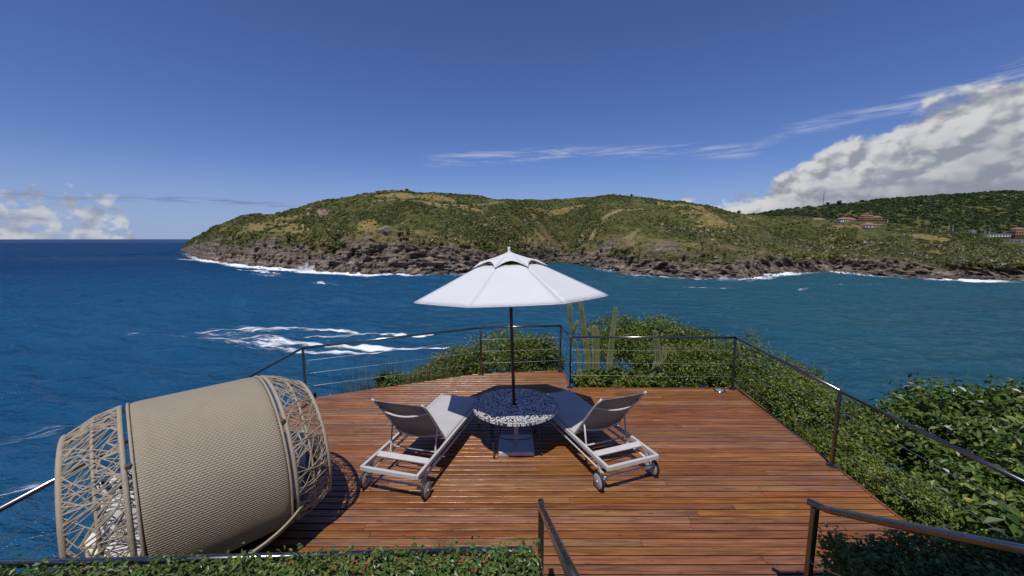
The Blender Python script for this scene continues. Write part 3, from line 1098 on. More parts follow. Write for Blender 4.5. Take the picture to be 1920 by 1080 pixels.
foam_obj('wake_foam', 'two long white boat wakes trailing across the blue water',
         [([(-24, 126.2), (-39.4, 127.8), (-57.5, 132.4), (-80.6, 137.2), (-99.4, 133.9), (-121, 130.8)], [1.4, 3.0, 4.4, 5.6, 5.6, 5.0], [1.5, 1.4, 1.2, .95, .75, .5]),
          ([(-27, 124.2), (-42, 124.0), (-60, 125.6), (-80, 128.6), (-99, 128)], [.8, 1.4, 1.8, 2.2, 2], [.9, .9, .85, .75, .5]),
          ([(-14, 114), (-31.2, 111.0), (-49.6, 110.6), (-65.5, 115.4), (-82.3, 119.6), (-112, 125.5)], [1.2, 2.4, 3.8, 4.8, 5.4, 5], [1.4, 1.4, 1.25, 1.0, .8, .5]),
          ([(-24, 107.5), (-40, 106), (-58, 108), (-75, 113), (-95, 117)], [.8, 1.2, 1.6, 2, 2], [.8, .95, .9, .75, .5]),
          ([(-40, 117), (-60, 120), (-80, 124.5), (-110, 128), (-150, 131)], [3, 6, 8, 8, 5], [.45, .55, .62, .55, .4])], dz=.15)
# spray thrown up where a swell hits the cliff
base = np.array([-205, 386.5, SEA])
Pq = []
for (ox, hh, wd, lean_, cnt) in ((0, 9.0, 1.6, 1.2, 260), (-3.5, 5.0, 2.2, -1.5, 260), (4.5, 5.5, 2.4, 2.5, 260), (10, 3.0, 3.5, 2, 220), (-9, 2.6, 4, -2, 220)):
    q = rng.random(cnt) ** 1.5
    Pq.append(base + np.stack([ox + lean_ * q + rng.normal(size=cnt) * (wd * (1 - .65 * q)), rng.normal(size=cnt) * 1.4, hh * q + rng.normal(size=cnt) * .3], 1))
P = np.concatenate(Pq)
q = np.ones(len(P))
V, F, T_ = leaf_arrays(P, rng.normal(size=P.shape), .75 * (.5 + rng.random(len(P))), .6, q)
tag(link('wave_spray', fast_mesh('spray', V, F), 'spray'), 'burst of white spray where a wave hits the headland rocks', kind='stuff')

# ---- the slope the deck stands on
nn = 120
ax_ = np.linspace(-34, 40, nn)
ay_ = np.linspace(-8, 44, nn)
XX, YY = np.meshgrid(ax_, ay_, indexing='ij')
XX = XX.ravel()
YY = YY.ravel()


def slope_z(x, y):
    x = np.asarray(x, float)
    y = np.asarray(y, float)
    l = np.maximum(0, -3.2 - x)
    r = np.maximum(0, x - 3.9)
    bk = np.maximum(0, y - 7.2 + np.maximum(0, (-.5 - x)) * .4)
    z = -.42 - 1.75 * l - .95 * r - .80 * bk
    return np.maximum(z, SEA - 4)


zz = slope_z(XX, YY) + (fbm(np.stack([XX * .5, YY * .5, XX * 0], 1), 4, 12) - .5) * np.clip((np.abs(slope_z(XX, YY)) - .4) * .5, 0, 1.6)
ii = (np.arange(nn - 1)[:, None] * nn + np.arange(nn - 1)[None]).ravel()
tag(link('hillside', fast_mesh('hillside', np.stack([XX, YY, zz], 1), np.stack([ii, ii + nn, ii + nn + 1, ii + 1], 1), smooth=True), 'near_slope'),
    'earth and rock slope falling from the deck to the sea', kind='structure')

# ================================================================== DECK
deck = bpy.data.objects.new('deck', None)
COL.objects.link(deck)
tag(deck, 'varnished reddish brown plank deck above the sea', kind='structure')
XL, XR, YB = -3.78, 4.18, 7.06


def left_edge(y):
    if y <= 6.55:
        return XL
    return -3.72 + (y - 6.55) * (3.05 / 1.33) if y < 7.88 else -.67 + (y - 7.88) * 9


def right_edge(y):
    return 4.26 - (YB - y) * .103 if y <= YB else 1.08


PITCH = .099
row = 0
y = 2.06
while y < 8.02:
    y0, y1 = y + .0058, y + PITCH - .0058
    yr = y + PITCH / 2
    cut = .0 if yr <= YB else 0
    xr = right_edge(yr)
    joints = []
    jx = XL + (.6 + 2.6 * random.random())
    while jx < xr - .5:
        joints.append(jx)
        jx += random.choice([3.2, 3.8, 4.4, 5.0])
    edges = [None] + [j for j in joints if j > left_edge(yr) + .3] + [None]
    for a, b in zip(edges[:-1], edges[1:]):
        la, lb = (left_edge(y0), left_edge(y1)) if a is None else (a + .0018, a + .0018)
        ra, rb = ((xr, xr) if yr > YB else (right_edge(y0), right_edge(y1))) if b is None else (b - .0018, b - .0018)
        la, lb = min(la, ra - .03), min(lb, rb - .02)
        dz = random.uniform(-.0018, .0018)
        c, th = .004, .03
        prof = [(0, -th), (0, -c), (c, 0), (1 - c, 0), (1, -c), (1, -th)]
        vs = []
        for (sx0, sx1) in ((la, lb), (ra, rb)):
            for (t, z) in ((0, -th), (0, -c), (.045, 0), (.955, 0), (1, -c), (1, -th)):
                vs.append((sx0 + (sx1 - sx0) * t, y0 + (y1 - y0) * t, z + dz))
        fs = [(i, i + 6, (i + 1) % 6 + 6, (i + 1) % 6) for i in range(6)] + [tuple(range(6)), tuple(range(11, 5, -1))]
        pk = MB().add(vs, fs).build('plank', 'deck_wood', deck)
        pk.data.materials.append(MATS['plank_edge'])
        for q in (0, 4):
            pk.data.polygons[q].material_index = 1
    y += PITCH
    row += 1
fr = MB()
for jx in np.arange(XL + .1, 3.7, .62):
    fr.box((jx, 4.5, -.115), (.07, 4.9, .165))
for jx in np.arange(-2.9, 1.0, .62):
    ye = min(7.9, 6.55 + max(0, (jx + 3.6)) * .42)
    fr.box((jx + .05, 6.6 + (ye - 6.6) / 2, -.12), (.07, max(.2, ye - 6.6), .16))
fr.build('joist_frame', 'deck_under', deck)
sk = MB()
sk.add([(XL + .05, 2.1, -.2), (3.7, 2.1, -.2), (4.2, YB - .05, -.2), (1.0, YB - .05, -.2), (1.0, 7.95, -.2), (-.6, 7.8, -.2), (XL + .1, 6.5, -.2)], [tuple(range(7))])
sk.build('underlay', 'deck_under', deck)
fa = MB()
fa.box((right_edge(4.56) + .03, (2.06 + YB) / 2, -.09), (.028, YB - 2.06, .17), Matrix.Rotation(-math.atan(.103), 3, 'Z')).box(((1.1 + 4.26) / 2 + .02, YB + .035, -.09), (4.26 - 1.1, .028, .17)).box((1.10, (YB + 8.02) / 2 + .03, -.09), (.028, 8.0 - YB - .02, .17))
fa.build('fascia_board', 'deck_wood', deck)

# ================================================================== RAILING
rail = thing('deck_railing', 'stainless steel railing with thin cables around the deck edge', 'railing', (0, 0, 0))
RP = [(-3.62, 2.3, 0, .90), (-3.62, 6.55, 0, .93), (-.64, 7.80, 0, 1.0), (1.02, 7.98, 0, 1.0), (1.10, 7.10, 0, .98), (4.12, 7.0, 0, 1.0), (3.98, 4.53, 0, .97), (3.88, 2.35, 0, .96)]


def post(mb_o, x, y, h, lean=0):
    p = MB().box((0, 0, h / 2 + .004), (.036, .036, h - .012), ch=.004).build('post', 'steel', mb_o, loc=(x, y, 0))
    fl = MB().lathe([(0, .014), (.052, .014), (.058, .010), (.058, .001), (0, .001)], 16).build('flange', 'steel', p, auto=40)
    return p


for i, (x, y, z, h) in enumerate(RP):
    if i in (0, 7):
        continue
    post(rail, x, y, h)
for i in range(len(RP) - 1):
    a, b = RP[i], RP[i + 1]
    A, B = Vector((a[0], a[1], a[3])), Vector((b[0], b[1], b[3]))
    d = (B - A).normalized()
    MB().tube([A - d * .012, B + d * .012], .021, 14).build('handrail', 'steel', rail, smooth=True)
    for f in (.25, .50, .75):
        sag = Vector((0, 0, -.006))
        p0 = Vector((a[0], a[1], a[3] * f))
        p1 = Vector((b[0], b[1], b[3] * f))
        MB().tube([p0, p0.lerp(p1, .5) + sag, p1], .0028, 6, cap=False).build('cable', 'steel_cable', rail, smooth=True)

# hand rails of the stair down from the house
for nm, lab, x, xd in (('stair_handrail', 'polished steel stair handrail beside the sunlit clipped hedge', .205, 0), ('stair_handrail', 'polished steel stair handrail above the shaded dark hedge', 2.13, .02)):
    hr = thing(nm, lab, 'handrail', (x, 2.52, 0), group='handrails of the stair to the deck')
    MB().box((0, 0, .465), (.040, .040, .925), ch=.004).build('post', 'steel', hr)
    top = [(-.03 if xd else 0, .035, .95), (0, 0, .952), (.0, -.10, .985), (.0, -.55, 1.235), (xd, -1.1, 1.54), (xd, -2.2, 2.14)]
    MB().tube(top, .0225, 16).build('grab_bar', 'steel', hr, smooth=True)
    MB().tube([(0, 0, .50), (0, -1.1, 1.08), (0, -2.2, 1.68)], .0026, 6).build('cable', 'steel_cable', hr)
tr = thing('terrace_rail', 'low steel rail running along the back of the clipped hedge', 'railing', (-1.6, 2.06, 0))
MB().tube([(-2.2, -.08, .955), (1.72, .055, .955)], .021, 14).build('grab_bar', 'steel', tr, smooth=True)
for px in (-2.1, -.3, 1.66):
    MB().box((px, (px + .25) * .034, .46), (.034, .034, .94), ch=.004).build('post', 'steel', tr)

dl = thing('deck_light', 'small round silver lamp set in the deck by the corner post', 'lamp', (3.86, 6.95, .003))
MB().lathe([(0, .026), (.05, .024), (.075, .012), (.08, 0)], 20).build('lens', 'lamp_glass', dl, smooth=True)
MB().lathe([(.078, .002), (.082, .014), (.10, .012), (.105, 0)], 20).build('rim', 'steel', dl, smooth=True)


# ================================================================== SUN LOUNGERS
def lounger(label, loc, rz):
    t = thing('sun_lounger', label, 'sun lounger', loc, rz, 'sun loungers either side of the mosaic table')
    W, L = .335, 1.04
    zt = .325
    for s in (-1, 1):
        MB().box((s * W, 0, zt - .02), (.034, 2 * L, .05), ch=.006).build('side_rail', 'white_metal', t)
        MB().tube([(s * (W - .01), -L + .10, .195), (s * (W - .01), L - .14, .195)], .013, 10).build('lower_rail', 'white_metal', t, smooth=True)
        # front leg
        MB().box((s * W, L - .16, .145), (.034, .055, .286), ch=.005).build('leg', 'white_metal', t)
        # wheel bracket and wheel
        MB().box((s * (W - .002), -L + .17, .20), (.028, .045, .21), Matrix.Rotation(R(-14), 3, 'X'), ch=.004).build('wheel_bracket', 'white_metal', t)
        Mx = Matrix.Rotation(R(90), 3, 'Y')
        w = MB().lathe([(0, -.020), (.078, -.020), (.086, -.014), (.086, .014), (.078, .020), (0, .020)], 32, (s * (W + .042), -L + .12, .1025), Mx).build('wheel', 'wheel_grey', t, auto=40)
        MB().lathe([(.085, -.016), (.098, -.014), (.1015, 0), (.098, .014), (.085, .016)], 32, (s * (W + .042), -L + .12, .1025), Mx).build('tyre', 'rubber', w, auto=50)
        MB().lathe([(0, .03), (.012, .03), (.014, .018)], 12, (s * (W + .042), -L + .12, .1025), Matrix.Rotation(R(90 * s), 3, 'Y')).build('hub_cap', 'white_metal', w, smooth=True)
        MB().box((s * (W - .03), -L + .12, .1025), (.075, .024, .024)).build('axle', 'white_metal', t)
    MB().box((0, -L + .018, zt - .024), (2 * W - .034, .036, .05), ch=.006).build('rear_crossbar', 'white_metal', t)
    MB().tube([(-W, -L + .075, .165), (W, -L + .075, .165)], .012, 10).build('rear_tie_bar', 'white_metal', t, smooth=True)
    MB().box((0, -L + .30, zt - .012), (2 * W - .034, .075, .020), Matrix.Rotation(R(18), 3, 'X'), ch=.004).build('flat_crossbar', 'white_metal', t)
    MB().box((0, L - .018, zt - .024), (2 * W - .034, .036, .05), ch=.006).build('front_crossbar', 'white_metal', t)
    MB().tube([(-W, .30, .20), (W, .30, .20)], .012, 10).build('middle_tie_bar', 'white_metal', t, smooth=True)
    # seat fabric
    yh = -L + .77
    ws = W - .018

    def seat(u, v):
        x = (u * 2 - 1) * ws
        yy = yh + (L - .02 - yh) * v
        return (x, yy, zt + .012 - .014 * (1 - (u * 2 - 1) ** 2) * math.sin(PI * min(1, v * 1.05)))
    so = MB().grid(seat, 10, 16).build('seat_fabric', 'sling', t, smooth=True)
    sm = so.modifiers.new('thick', 'SOLIDIFY')
    sm.thickness = .004
    # back rest: leans back over the wheels
    al = R(52)

    def bp_(s, across, out=0.0):
        k = s / .85
        bend = .045 * max(0, k - .62) ** 2 * 6
        yy = yh - math.cos(al) * s - bend * .6 - math.sin(al) * out
        zz = zt + .01 + math.sin(al) * s - bend * .1 - math.cos(al) * out
        return (across, yy, zz)
    for s in (-1, 1):
        MB().tube([bp_(q, s * (ws - .01)) for q in np.linspace(0, .86, 10)], .0145, 10).build('back_rail', 'white_metal', t, smooth=True)
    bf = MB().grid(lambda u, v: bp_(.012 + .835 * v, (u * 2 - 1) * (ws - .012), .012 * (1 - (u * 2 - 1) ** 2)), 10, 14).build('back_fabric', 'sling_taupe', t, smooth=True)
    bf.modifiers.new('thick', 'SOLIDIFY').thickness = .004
    for s0, dep in ((.68, .075), (.155, .06)):
        MB().tube([bp_(s0 - .0 * abs(q), q * (ws - .012), .012 + dep * (1 - q * q)) for q in np.linspace(-1, 1, 13)], .0115, 10).build('back_brace', 'white_metal', t, smooth=True)
    # prop: a U frame from the back rest down to the lower rails
    pt = bp_(.33, ws - .002)
    yb = pt[1] - .02
    pr = []
    for s in (-1, 1):
        pass
    x0 = ws - .022
    pr = [(-x0, pt[1] + .02, pt[2]), (-x0, yb - .03, .26), (-x0 + .015, yb - .045, .205), (-x0 + .06, yb - .05, .185), (x0 - .06, yb - .05, .185), (x0 - .015, yb - .045, .205), (x0, yb - .03, .26), (x0, pt[1] + .02, pt[2])]
    MB().tube(pr, .0105, 10).build('prop_frame', 'white_metal', t, smooth=True)
    MB().tube([(-x0, yb + .03, .265), (x0, yb + .03, .265)], .0105, 10).build('prop_tie_bar', 'white_metal', t, smooth=True)
    for s in (-1, 1):
        MB().box((s * (W - .045), yb + .08, .235), (.012, .34, .022)).build('ratchet_bar', 'white_metal', t)
    return t


def place_l(rl, rr):
    a, b = Vector(rl), Vector(rr)
    m = (a + b) / 2
    d = (b - a).normalized()
    rz = math.atan2(d.y, d.x)
    f = Vector((-d.y, d.x))
    c = m + f * 1.04
    return (c.x, c.y, 0.004), rz


loc, rz = place_l((-1.665, 3.98), (-.985, 3.80))
lounger('white framed lounger half in sun, beside the wicker daybed', loc, rz)
loc, rz = place_l((1.035, 3.955), (1.70, 4.21))
lounger('white framed lounger with seat in parasol shade, on the cactus side', loc, rz)

# ================================================================== MOSAIC TABLE
TX, TY, TZ, TR = .045, 5.03, .58, .575
tb = thing('mosaic_table', 'round table with black and white mosaic top under the parasol', 'table', (TX, TY, 0))
MB().lathe([(.03, TZ - .003), (TR - .004, TZ - .003), (TR - .003, TZ - .03), (TR - .03, TZ - .032), (.03, TZ - .032)], 72).build('tabletop', 'grout', tb, auto=30)
Vt, Ft, Tt = [], [], []
r = .032
ts = .0175


def addtile(q, tv):
    o = len(Vt)
    Vt.extend(q)
    Ft.append((o, o + 1, o + 2, o + 3))
    Tt.extend([tv] * 4)


def tcol():
    z = random.random()
    return random.uniform(0, .17) if z < .30 else random.uniform(.2, .27) if z < .40 else random.uniform(.31, .5) if z < .52 else random.uniform(.6, 1)


while r < TR - .006:
    r1 = min(r + ts * random.uniform(.85, 1.1), TR - .003)
    n = max(8, int(2 * PI * (r + r1) / 2 / (ts * random.uniform(.95, 1.25))))
    ph = random.random()
    for k in range(n):
        a0 = 2 * PI * (k + ph) / n
        a1 = 2 * PI * (k + 1 + ph) / n
        gp = .0022 / max(r, .03)
        a0 += gp * random.uniform(.3, 1.2)
        a1 -= gp * random.uniform(.3, 1.2)
        ra, rb = r + .0016, r1 - .0016
        z = TZ + random.uniform(-.0006, .0006)
        addtile([(ra * math.cos(a0), ra * math.sin(a0), z), (rb * math.cos(a0), rb * math.sin(a0), z), (rb * math.cos(a1), rb * math.sin(a1), z), (ra * math.cos(a1), ra * math.sin(a1), z)], tcol())
    r = r1
n = 190
for k in range(n):
    a0, a1 = 2 * PI * (k + .1) / n, 2 * PI * (k + .9) / n
    R2 = TR + .0006
    addtile([(R2 * math.cos(a0), R2 * math.sin(a0), TZ - .028), (R2 * math.cos(a1), R2 * math.sin(a1), TZ - .028), (R2 * math.cos(a1), R2 * math.sin(a1), TZ - .001), (R2 * math.cos(a0), R2 * math.sin(a0), TZ - .001)], tcol())
mo = link('mosaic_tiles', fast_mesh('mosaic', Vt, Ft, {'tint': Tt}), 'tile', tb)
mo['kind'] = 'stuff'
for k in range(4):
    a = R(45 + 90 * k + 6)
    ca, sa = math.cos(a), math.sin(a)
    ta = Vector((-sa, ca, 0))
    foot = Vector((ca * .44, sa * .44, .004))
    t0 = Vector((ca * .36, sa * .36, TZ - .034))
    MB().tube([t0 + ta * .09, foot + ta * .010, foot - ta * .010, t0 - ta * .09], .0065, 8).build('hairpin_leg', 'black_iron', tb, smooth=True)
ring = [(math.cos(2 * PI * k / 40) * .40, math.sin(2 * PI * k / 40) * .40, .285) for k in range(41)]
MB().tube(ring, .005, 6, cap=False).build('stretcher_ring', 'black_iron', tb, smooth=True)
ring = [(math.cos(2 * PI * k / 40) * .37, math.sin(2 * PI * k / 40) * .37, TZ - .04) for k in range(41)]
MB().tube(ring, .006, 6, cap=False).build('top_ring', 'black_iron', tb, smooth=True)

# ================================================================== PARASOL AND BASE
bs = thing('parasol_stand', 'square white weighted parasol stand under the mosaic table', 'parasol stand', (TX + .01, TY - .06, .003))
MB().box((0, 0, .03), (.47, .47, .056), ch=.008).build('plate', 'white_metal', bs)
MB().lathe([(0, .059), (.045, .059), (.045, .066), (.0335, .07), (.0325, .40), (.029, .40), (.029, .20)], 24, (0, .05, 0)).build('socket_tube', 'white_metal', bs, auto=40)
MB().tube([(-.03, .05, .30), (-.075, .045, .30)], [.007, .016], 10).build('clamp_knob', 'black_iron', bs, smooth=True)
um = thing('parasol', 'white octagonal market parasol with vented top and dark pole', 'parasol', (.047, 5.025, 0))
um.rotation_euler = (-.058, -.0325, 0)
UR, UZ, DL = 1.275, 2.06, R(3.3)
VR, VZ = .42, 2.462
MB().tube([(0, 0, .09), (0, 0, 1.3), (0, 0, 2.56)], .0225, 16).build('pole', 'pole_wood', um, smooth=True)


def corner(k, r, z):
    a = R(-22.5 + 45 * k) + DL
    return Vector((r * math.sin(a), -r * math.cos(a), z))


for k in range(8):
    A0, A1 = corner(k, VR, VZ), corner(k + 1, VR, VZ)
    B0, B1 = corner(k, UR, UZ), corner(k + 1, UR, UZ)

    def pan(u, v):
        p = A0.lerp(A1, u).lerp(B0.lerp(B1, u), v)
        bow = math.sin(PI * u)
        sag = -.006 * bow * (v ** .7)
        inw = Vector((-p.x, -p.y, 0)).normalized() * (.014 * bow * v * v)
        q = p + inw + Vector((0, 0, sag))
        return tuple(q)
    pn = MB().grid(pan, 10, 10).build('canopy_panel', 'canopy', um, smooth=True)
    pn.modifiers.new('thick', 'SOLIDIFY').thickness = .003

    # hem
    MB().tube([Vector(pan(u, 1)) - Vector((0, 0, .010)) for u in np.linspace(0, 1, 9)], .010, 6, sx=.35).build('hem', 'canopy', um, smooth=True)
    # vent panel with an arched lower edge
    C0, C1 = corner(k, .53, 2.432), corner(k + 1, .53, 2.432)
    T0, T1 = corner(k, .03, 2.628), corner(k + 1, .03, 2.628)

    def ven(u, v):
        p = T0.lerp(T1, u).lerp(C0.lerp(C1, u), v)
        arch = max(0, math.sin(PI * u)) ** .8
        ve = v * (1 - .23 * arch)
        p = T0.lerp(T1, u).lerp(C0.lerp(C1, u), ve)
        return tuple(p + Vector((0, 0, .038 * arch * v * v)))
    vn = MB().grid(ven, 10, 8).build('vent_panel', 'canopy', um, smooth=True)
    vn.modifiers.new('thick', 'SOLIDIFY').thickness = .003
    # rib under each seam, and its strut
    rb = MB().tube([corner(k, .04, 2.50), corner(k, VR, VZ - .016), corner(k, UR - .02, UZ - .008)], .008, 6).build('rib', 'pole_wood', um, smooth=True)
    MB().tube([corner(k, .04, 2.02), corner(k, .66, 2.335)], .007, 6).build('strut', 'pole_wood', rb, smooth=True)
MB().lathe([(.024, 1.98), (.05, 1.985), (.05, 2.04), (.024, 2.05)], 16).build('runner', 'pole_wood', um, auto=40)
MB().lathe([(.024, 2.47), (.055, 2.475), (.055, 2.53), (.024, 2.54)], 16).build('hub', 'pole_wood', um, auto=40)
MB().lathe([(.034, 2.625), (.030, 2.636), (.016, 2.642), (.019, 2.66), (.021, 2.69), (.017, 2.70), (0, 2.703)], 16).build('finial', 'canopy', um, smooth=True)

# ================================================================== WICKER DAYBED
DC = Vector((-2.852, 3.417, 0))
HDG = .786
db = thing('wicker_daybed', 'beige wicker cocoon daybed with woven hood and open strap sides', 'daybed', DC, HDG)
# local frame: x along the hinge axis, -y towards the house
ZC, HR, PW = .589, .811, .489


def hood_r(u):
    a = abs(u)
    if a < PW:
        return HR
    k = (a - PW) / (.85 - PW)
    return HR - (HR - .662) * (k ** 1.7)


def hp(u, ph, dr=0.0):
    r = hood_r(u) + dr
    return Vector((u, -r * math.cos(ph), ZC + r * math.sin(ph)))


PH0, PH1 = R(-24), R(128)
nu, nv = 40, 70
vs, wu, wv_ = [], [], []
for j in range(nv + 1):
    for i in range(nu + 1):
        u = -PW + .018 + (2 * PW - .036) * i / nu
        ph = PH0 + (PH1 - PH0) * j / nv
        e = min(i, nu - i) / nu
        vs.append(hp(u, ph, .012 - .012 * max(0, 1 - e * 14) ** 2))
        wu.append(u)
        wv_.append((ph) * HR)
w = nu + 1
fs = [(j * w + i, j * w + i + 1, j * w + w + i + 1, j * w + w + i) for j in range(nv) for i in range(nu)]
ho = link('hood_panel', fast_mesh('hood', [tuple(v) for v in vs], fs, {'wu': wu, 'wv': wv_}, smooth=True), 'weave', db)
sm = ho.modifiers.new('thick', 'SOLIDIFY')
sm.thickness = .02
sm.offset = -1


def arc(u, dr=0, a=PH0, b=PH1, n=36):
    return [hp(u, a + (b - a) * k / n, dr) for k in range(n + 1)]


for s in (-1, 1):
    # piping of the hood edge, the rib beside it, a middle rib and the end rim
    MB().tube(arc(s * (PW - .012), .006), .011, 8).build('hood_edging', 'fibre', db, smooth=True)
    MB().tube(arc(s * (PW + .036), -.008), .0185, 10).build('wrapped_rib', 'fibre', db, smooth=True)
    MB().tube(arc(s * .68, -.004), .0125, 10).build('wrapped_rib', 'fibre', db, smooth=True)
    MB().tube(arc(s * .85, 0), .0205, 10).build('end_rim', 'fibre', db, smooth=True)
    MB().box(tuple(hp(s * (PW + .012), R(44), .008)), (.04, .04, .04), ch=.01).build('hinge_knot', 'weave_dark', db)
    # straps: stars of strands between the ribs
    lat = MB()
    bands = ((PW + .036, .68, 20), (.68, .85, 18))
    for (ua, ub, cnt) in bands:
        dph = (PH1 - PH0) / cnt
        for k in range(cnt):
            # each star: a knot somewhere in the band with strands fanning out to both ribs
            pc = PH0 + dph * (k + .5) + random.uniform(-.35, .35) * dph
            uc = ua + (ub - ua) * random.uniform(.25, .75)
            p0 = hp(s * uc, pc, .004)
            for q in range(random.choice([8, 9, 10, 11])):
                u1 = random.choice((ua, ub))
                pe = min(max(pc + random.uniform(-1.5, 1.5) * dph, PH0), PH1)
                p1 = hp(s * u1, pe, random.uniform(-.004, .008))
                lat.tube([p0, p1], random.choice([.0046, .0054, .0066]), 5, cap=False, sx=.65)
    # a few long strands straight across all ribs
    for k in range(34):
        pc = PH0 + (PH1 - PH0) * random.random()
        pe = min(max(pc + random.uniform(-.4, .4), PH0), PH1)
        mid = (pc + pe) / 2
        lat.tube([hp(s * (PW + .036), pc, .006), hp(s * .68, mid, .012), hp(s * .85, pe, .006)], .0058, 5, cap=False, sx=.6)
    lo = lat.build('strap_lattice', 'fibre', db, smooth=True)
    lo['kind'] = 'stuff'


# bowl
def bowl_edge(a):
    ca, sa = math.cos(a), math.sin(a)
    rx = .94 if ca > 0 else .80
    ry = .915 if sa < 0 else .62
    r = 1 / ((abs(ca) / rx) ** 2.3 + (abs(sa) / ry) ** 2.3) ** (1 / 2.3)
    z = .265 + (.40 if ca > 0 else .12) * ca * ca
    return r, z


def bowl(uu_, v):
    a = 2 * PI * uu_
    r, z = bowl_edge(a)
    k = 1 - v
    rr = r * (.56 + .44 * k ** .9)
    return (rr * math.cos(a), rr * math.sin(a), .03 + (z - .03) * k)


nu, nv = 72, 16
mb = MB().grid(bowl, nu, nv, closed_u=True)
me = mb.mesh('bowl', True)
for nm, vals in (('wu', [i / nu * 5.0 for j in range(nv + 1) for i in range(nu)]), ('wv', [p[2] for p in mb.v])):
    at = me.attributes.new(nm, 'FLOAT', 'POINT')
    at.data.foreach_set('value', vals)
bo = link('bowl', me, 'weave_dark', db)  # bowl weave coloured darker than the hood to stand for its shade
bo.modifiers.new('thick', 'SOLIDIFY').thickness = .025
MB().tube([(r * math.cos(a), r * math.sin(a), z) for a in np.linspace(0, 2 * PI, 73) for (r, z) in [bowl_edge(a)]], .011, 10, cap=False).build('bowl_rim', 'fibre', db, smooth=True)
MB().lathe([(0, .004), (.52, .004), (.54, .03), (0, .03)], 48).build('foot_ring', 'deck_under', db)
MB().grid(lambda u, v: ((.80 * (1 - v) * math.cos(2 * PI * u), (.70 * (1 - v) if math.sin(2 * PI * u) < 0 else .58 * (1 - v)) * math.sin(2 * PI * u), .30 + .06 * math.sqrt(max(0, 1 - (1 - v) ** 6)))), 48, 10, closed_u=True).build('seat_cushion', 'cushion', db, smooth=True)


def pillow(name, label, m, c, size, rot):
    sx, sy, sz = size

    def f(u, v):
        a, b = (u * 2 - 1), (v * 2 - 1)
        return a, b
    n = 12
    vs, fs = [], []
    for side in (1, -1):
        o = len(vs)
        for j in range(n + 1):
            for i in range(n + 1):
                a, b = i / n * 2 - 1, j / n * 2 - 1
                pin = 1 - .10 * (abs(a) * abs(b)) * 0 - .07 * (1 - abs(a * b))
                th = (max(0, (1 - a ** 4) * (1 - b ** 4))) ** .55
                vs.append((a * sx * (1 - .08 * (1 - b * b) * abs(a)), b * sy * (1 - .08 * (1 - a * a) * abs(b)), side * sz * th))
        for j in range(n):
            for i in range(n):
                q = (o + j * (n + 1) + i, o + j * (n + 1) + i + 1, o + (j + 1) * (n + 1) + i + 1, o + (j + 1) * (n + 1) + i)
                fs.append(q if side > 0 else q[::-1])
    ob = MB().add(vs, fs).build(name, m, None, smooth=True)
    Mx = Matrix.Translation(DC) @ Matrix.Rotation(HDG, 4, 'Z') @ Matrix.Translation(c)
    ob.matrix_world = Mx @ rot.to_4x4()
    return tag(ob, label, 'pillow', 'pillows inside the wicker daybed')


def eu(x, y, z):
    return Matrix.Rotation(R(z), 3, 'Z') @ Matrix.Rotation(R(y), 3, 'Y') @ Matrix.Rotation(R(x), 3, 'X')


pillow('pillow', 'plain off-white pillow highest behind the daybed straps near the left rail', 'cushion', (-.50, -.30, .62), (.21, .21, .075), eu(66, 0, 12))
pillow('pillow', 'plain off-white pillow lying low against the open strap side', 'cushion', (-.56, -.44, .46), (.20, .20, .08), eu(30, 8, 20))
pillow('pillow', 'white pillow with black branch print deep behind the strap side', 'cushion_branches', (-.50, .12, .62), (.22, .22, .075), eu(68, 0, 40))
pillow('pillow', 'white pillow with black branch print lowest near the hedge', 'cushion_branches', (-.58, -.05, .42), (.19, .19, .07), eu(20, 0, 70))
pillow('pillow', 'off-white pillow seen through the straps on the lounger side', 'cushion', (.60, -.12, .62), (.22, .22, .08), eu(68, 0, -30))


# ================================================================== PLANTS BY THE DECK
def crown(c, rad, n_cl, per, leaf, seed, up=.45, lump=.42, low=-.55, spread=.12):
    r0 = np.random.default_rng(seed)
    n_cl = int(n_cl * 1.22)
    d = norm(r0.normal(size=(n_cl * 3, 3)))
    d = d[d[:, 2] > low][:n_cl]
    n_cl = len(d)
    lum = 1 + lump * (fbm(d * 1.7 + seed * 3.1, 3, seed) - .5) * 2
    rr = lum * (1 - .50 * r0.random(n_cl) ** 1.5)
    rad = np.array(rad)
    inner = r0.random(n_cl) < .26
    rr = np.where(inner, rr * (.25 + .5 * r0.random(n_cl)), rr)
    C = np.array(c) + d * rr[:, None] * rad
    sp = spread * rad.mean() * np.where(np.repeat(inner, per), 1.7, 1.0)[:, None]
    P = np.repeat(C, per, 0) + r0.normal(size=(n_cl * per, 3)) * sp * np.array([1, 1, .7])
    D = np.repeat(d, per, 0)
    N = D * .55 + np.array([0, 0, up]) + r0.normal(size=P.shape) * .55
    cl_t = r0.normal(size=n_cl) * .22
    t = np.clip(.42 + np.repeat(cl_t, per) + r0.normal(size=len(P)) * .15, 0, .98)
    t = np.where(r0.random(len(P)) < .012, 1, t)
    L = leaf * (.65 + .7 * r0.random(len(P)))
    return C, leaf_arrays(P, N, L, L * .46, t)


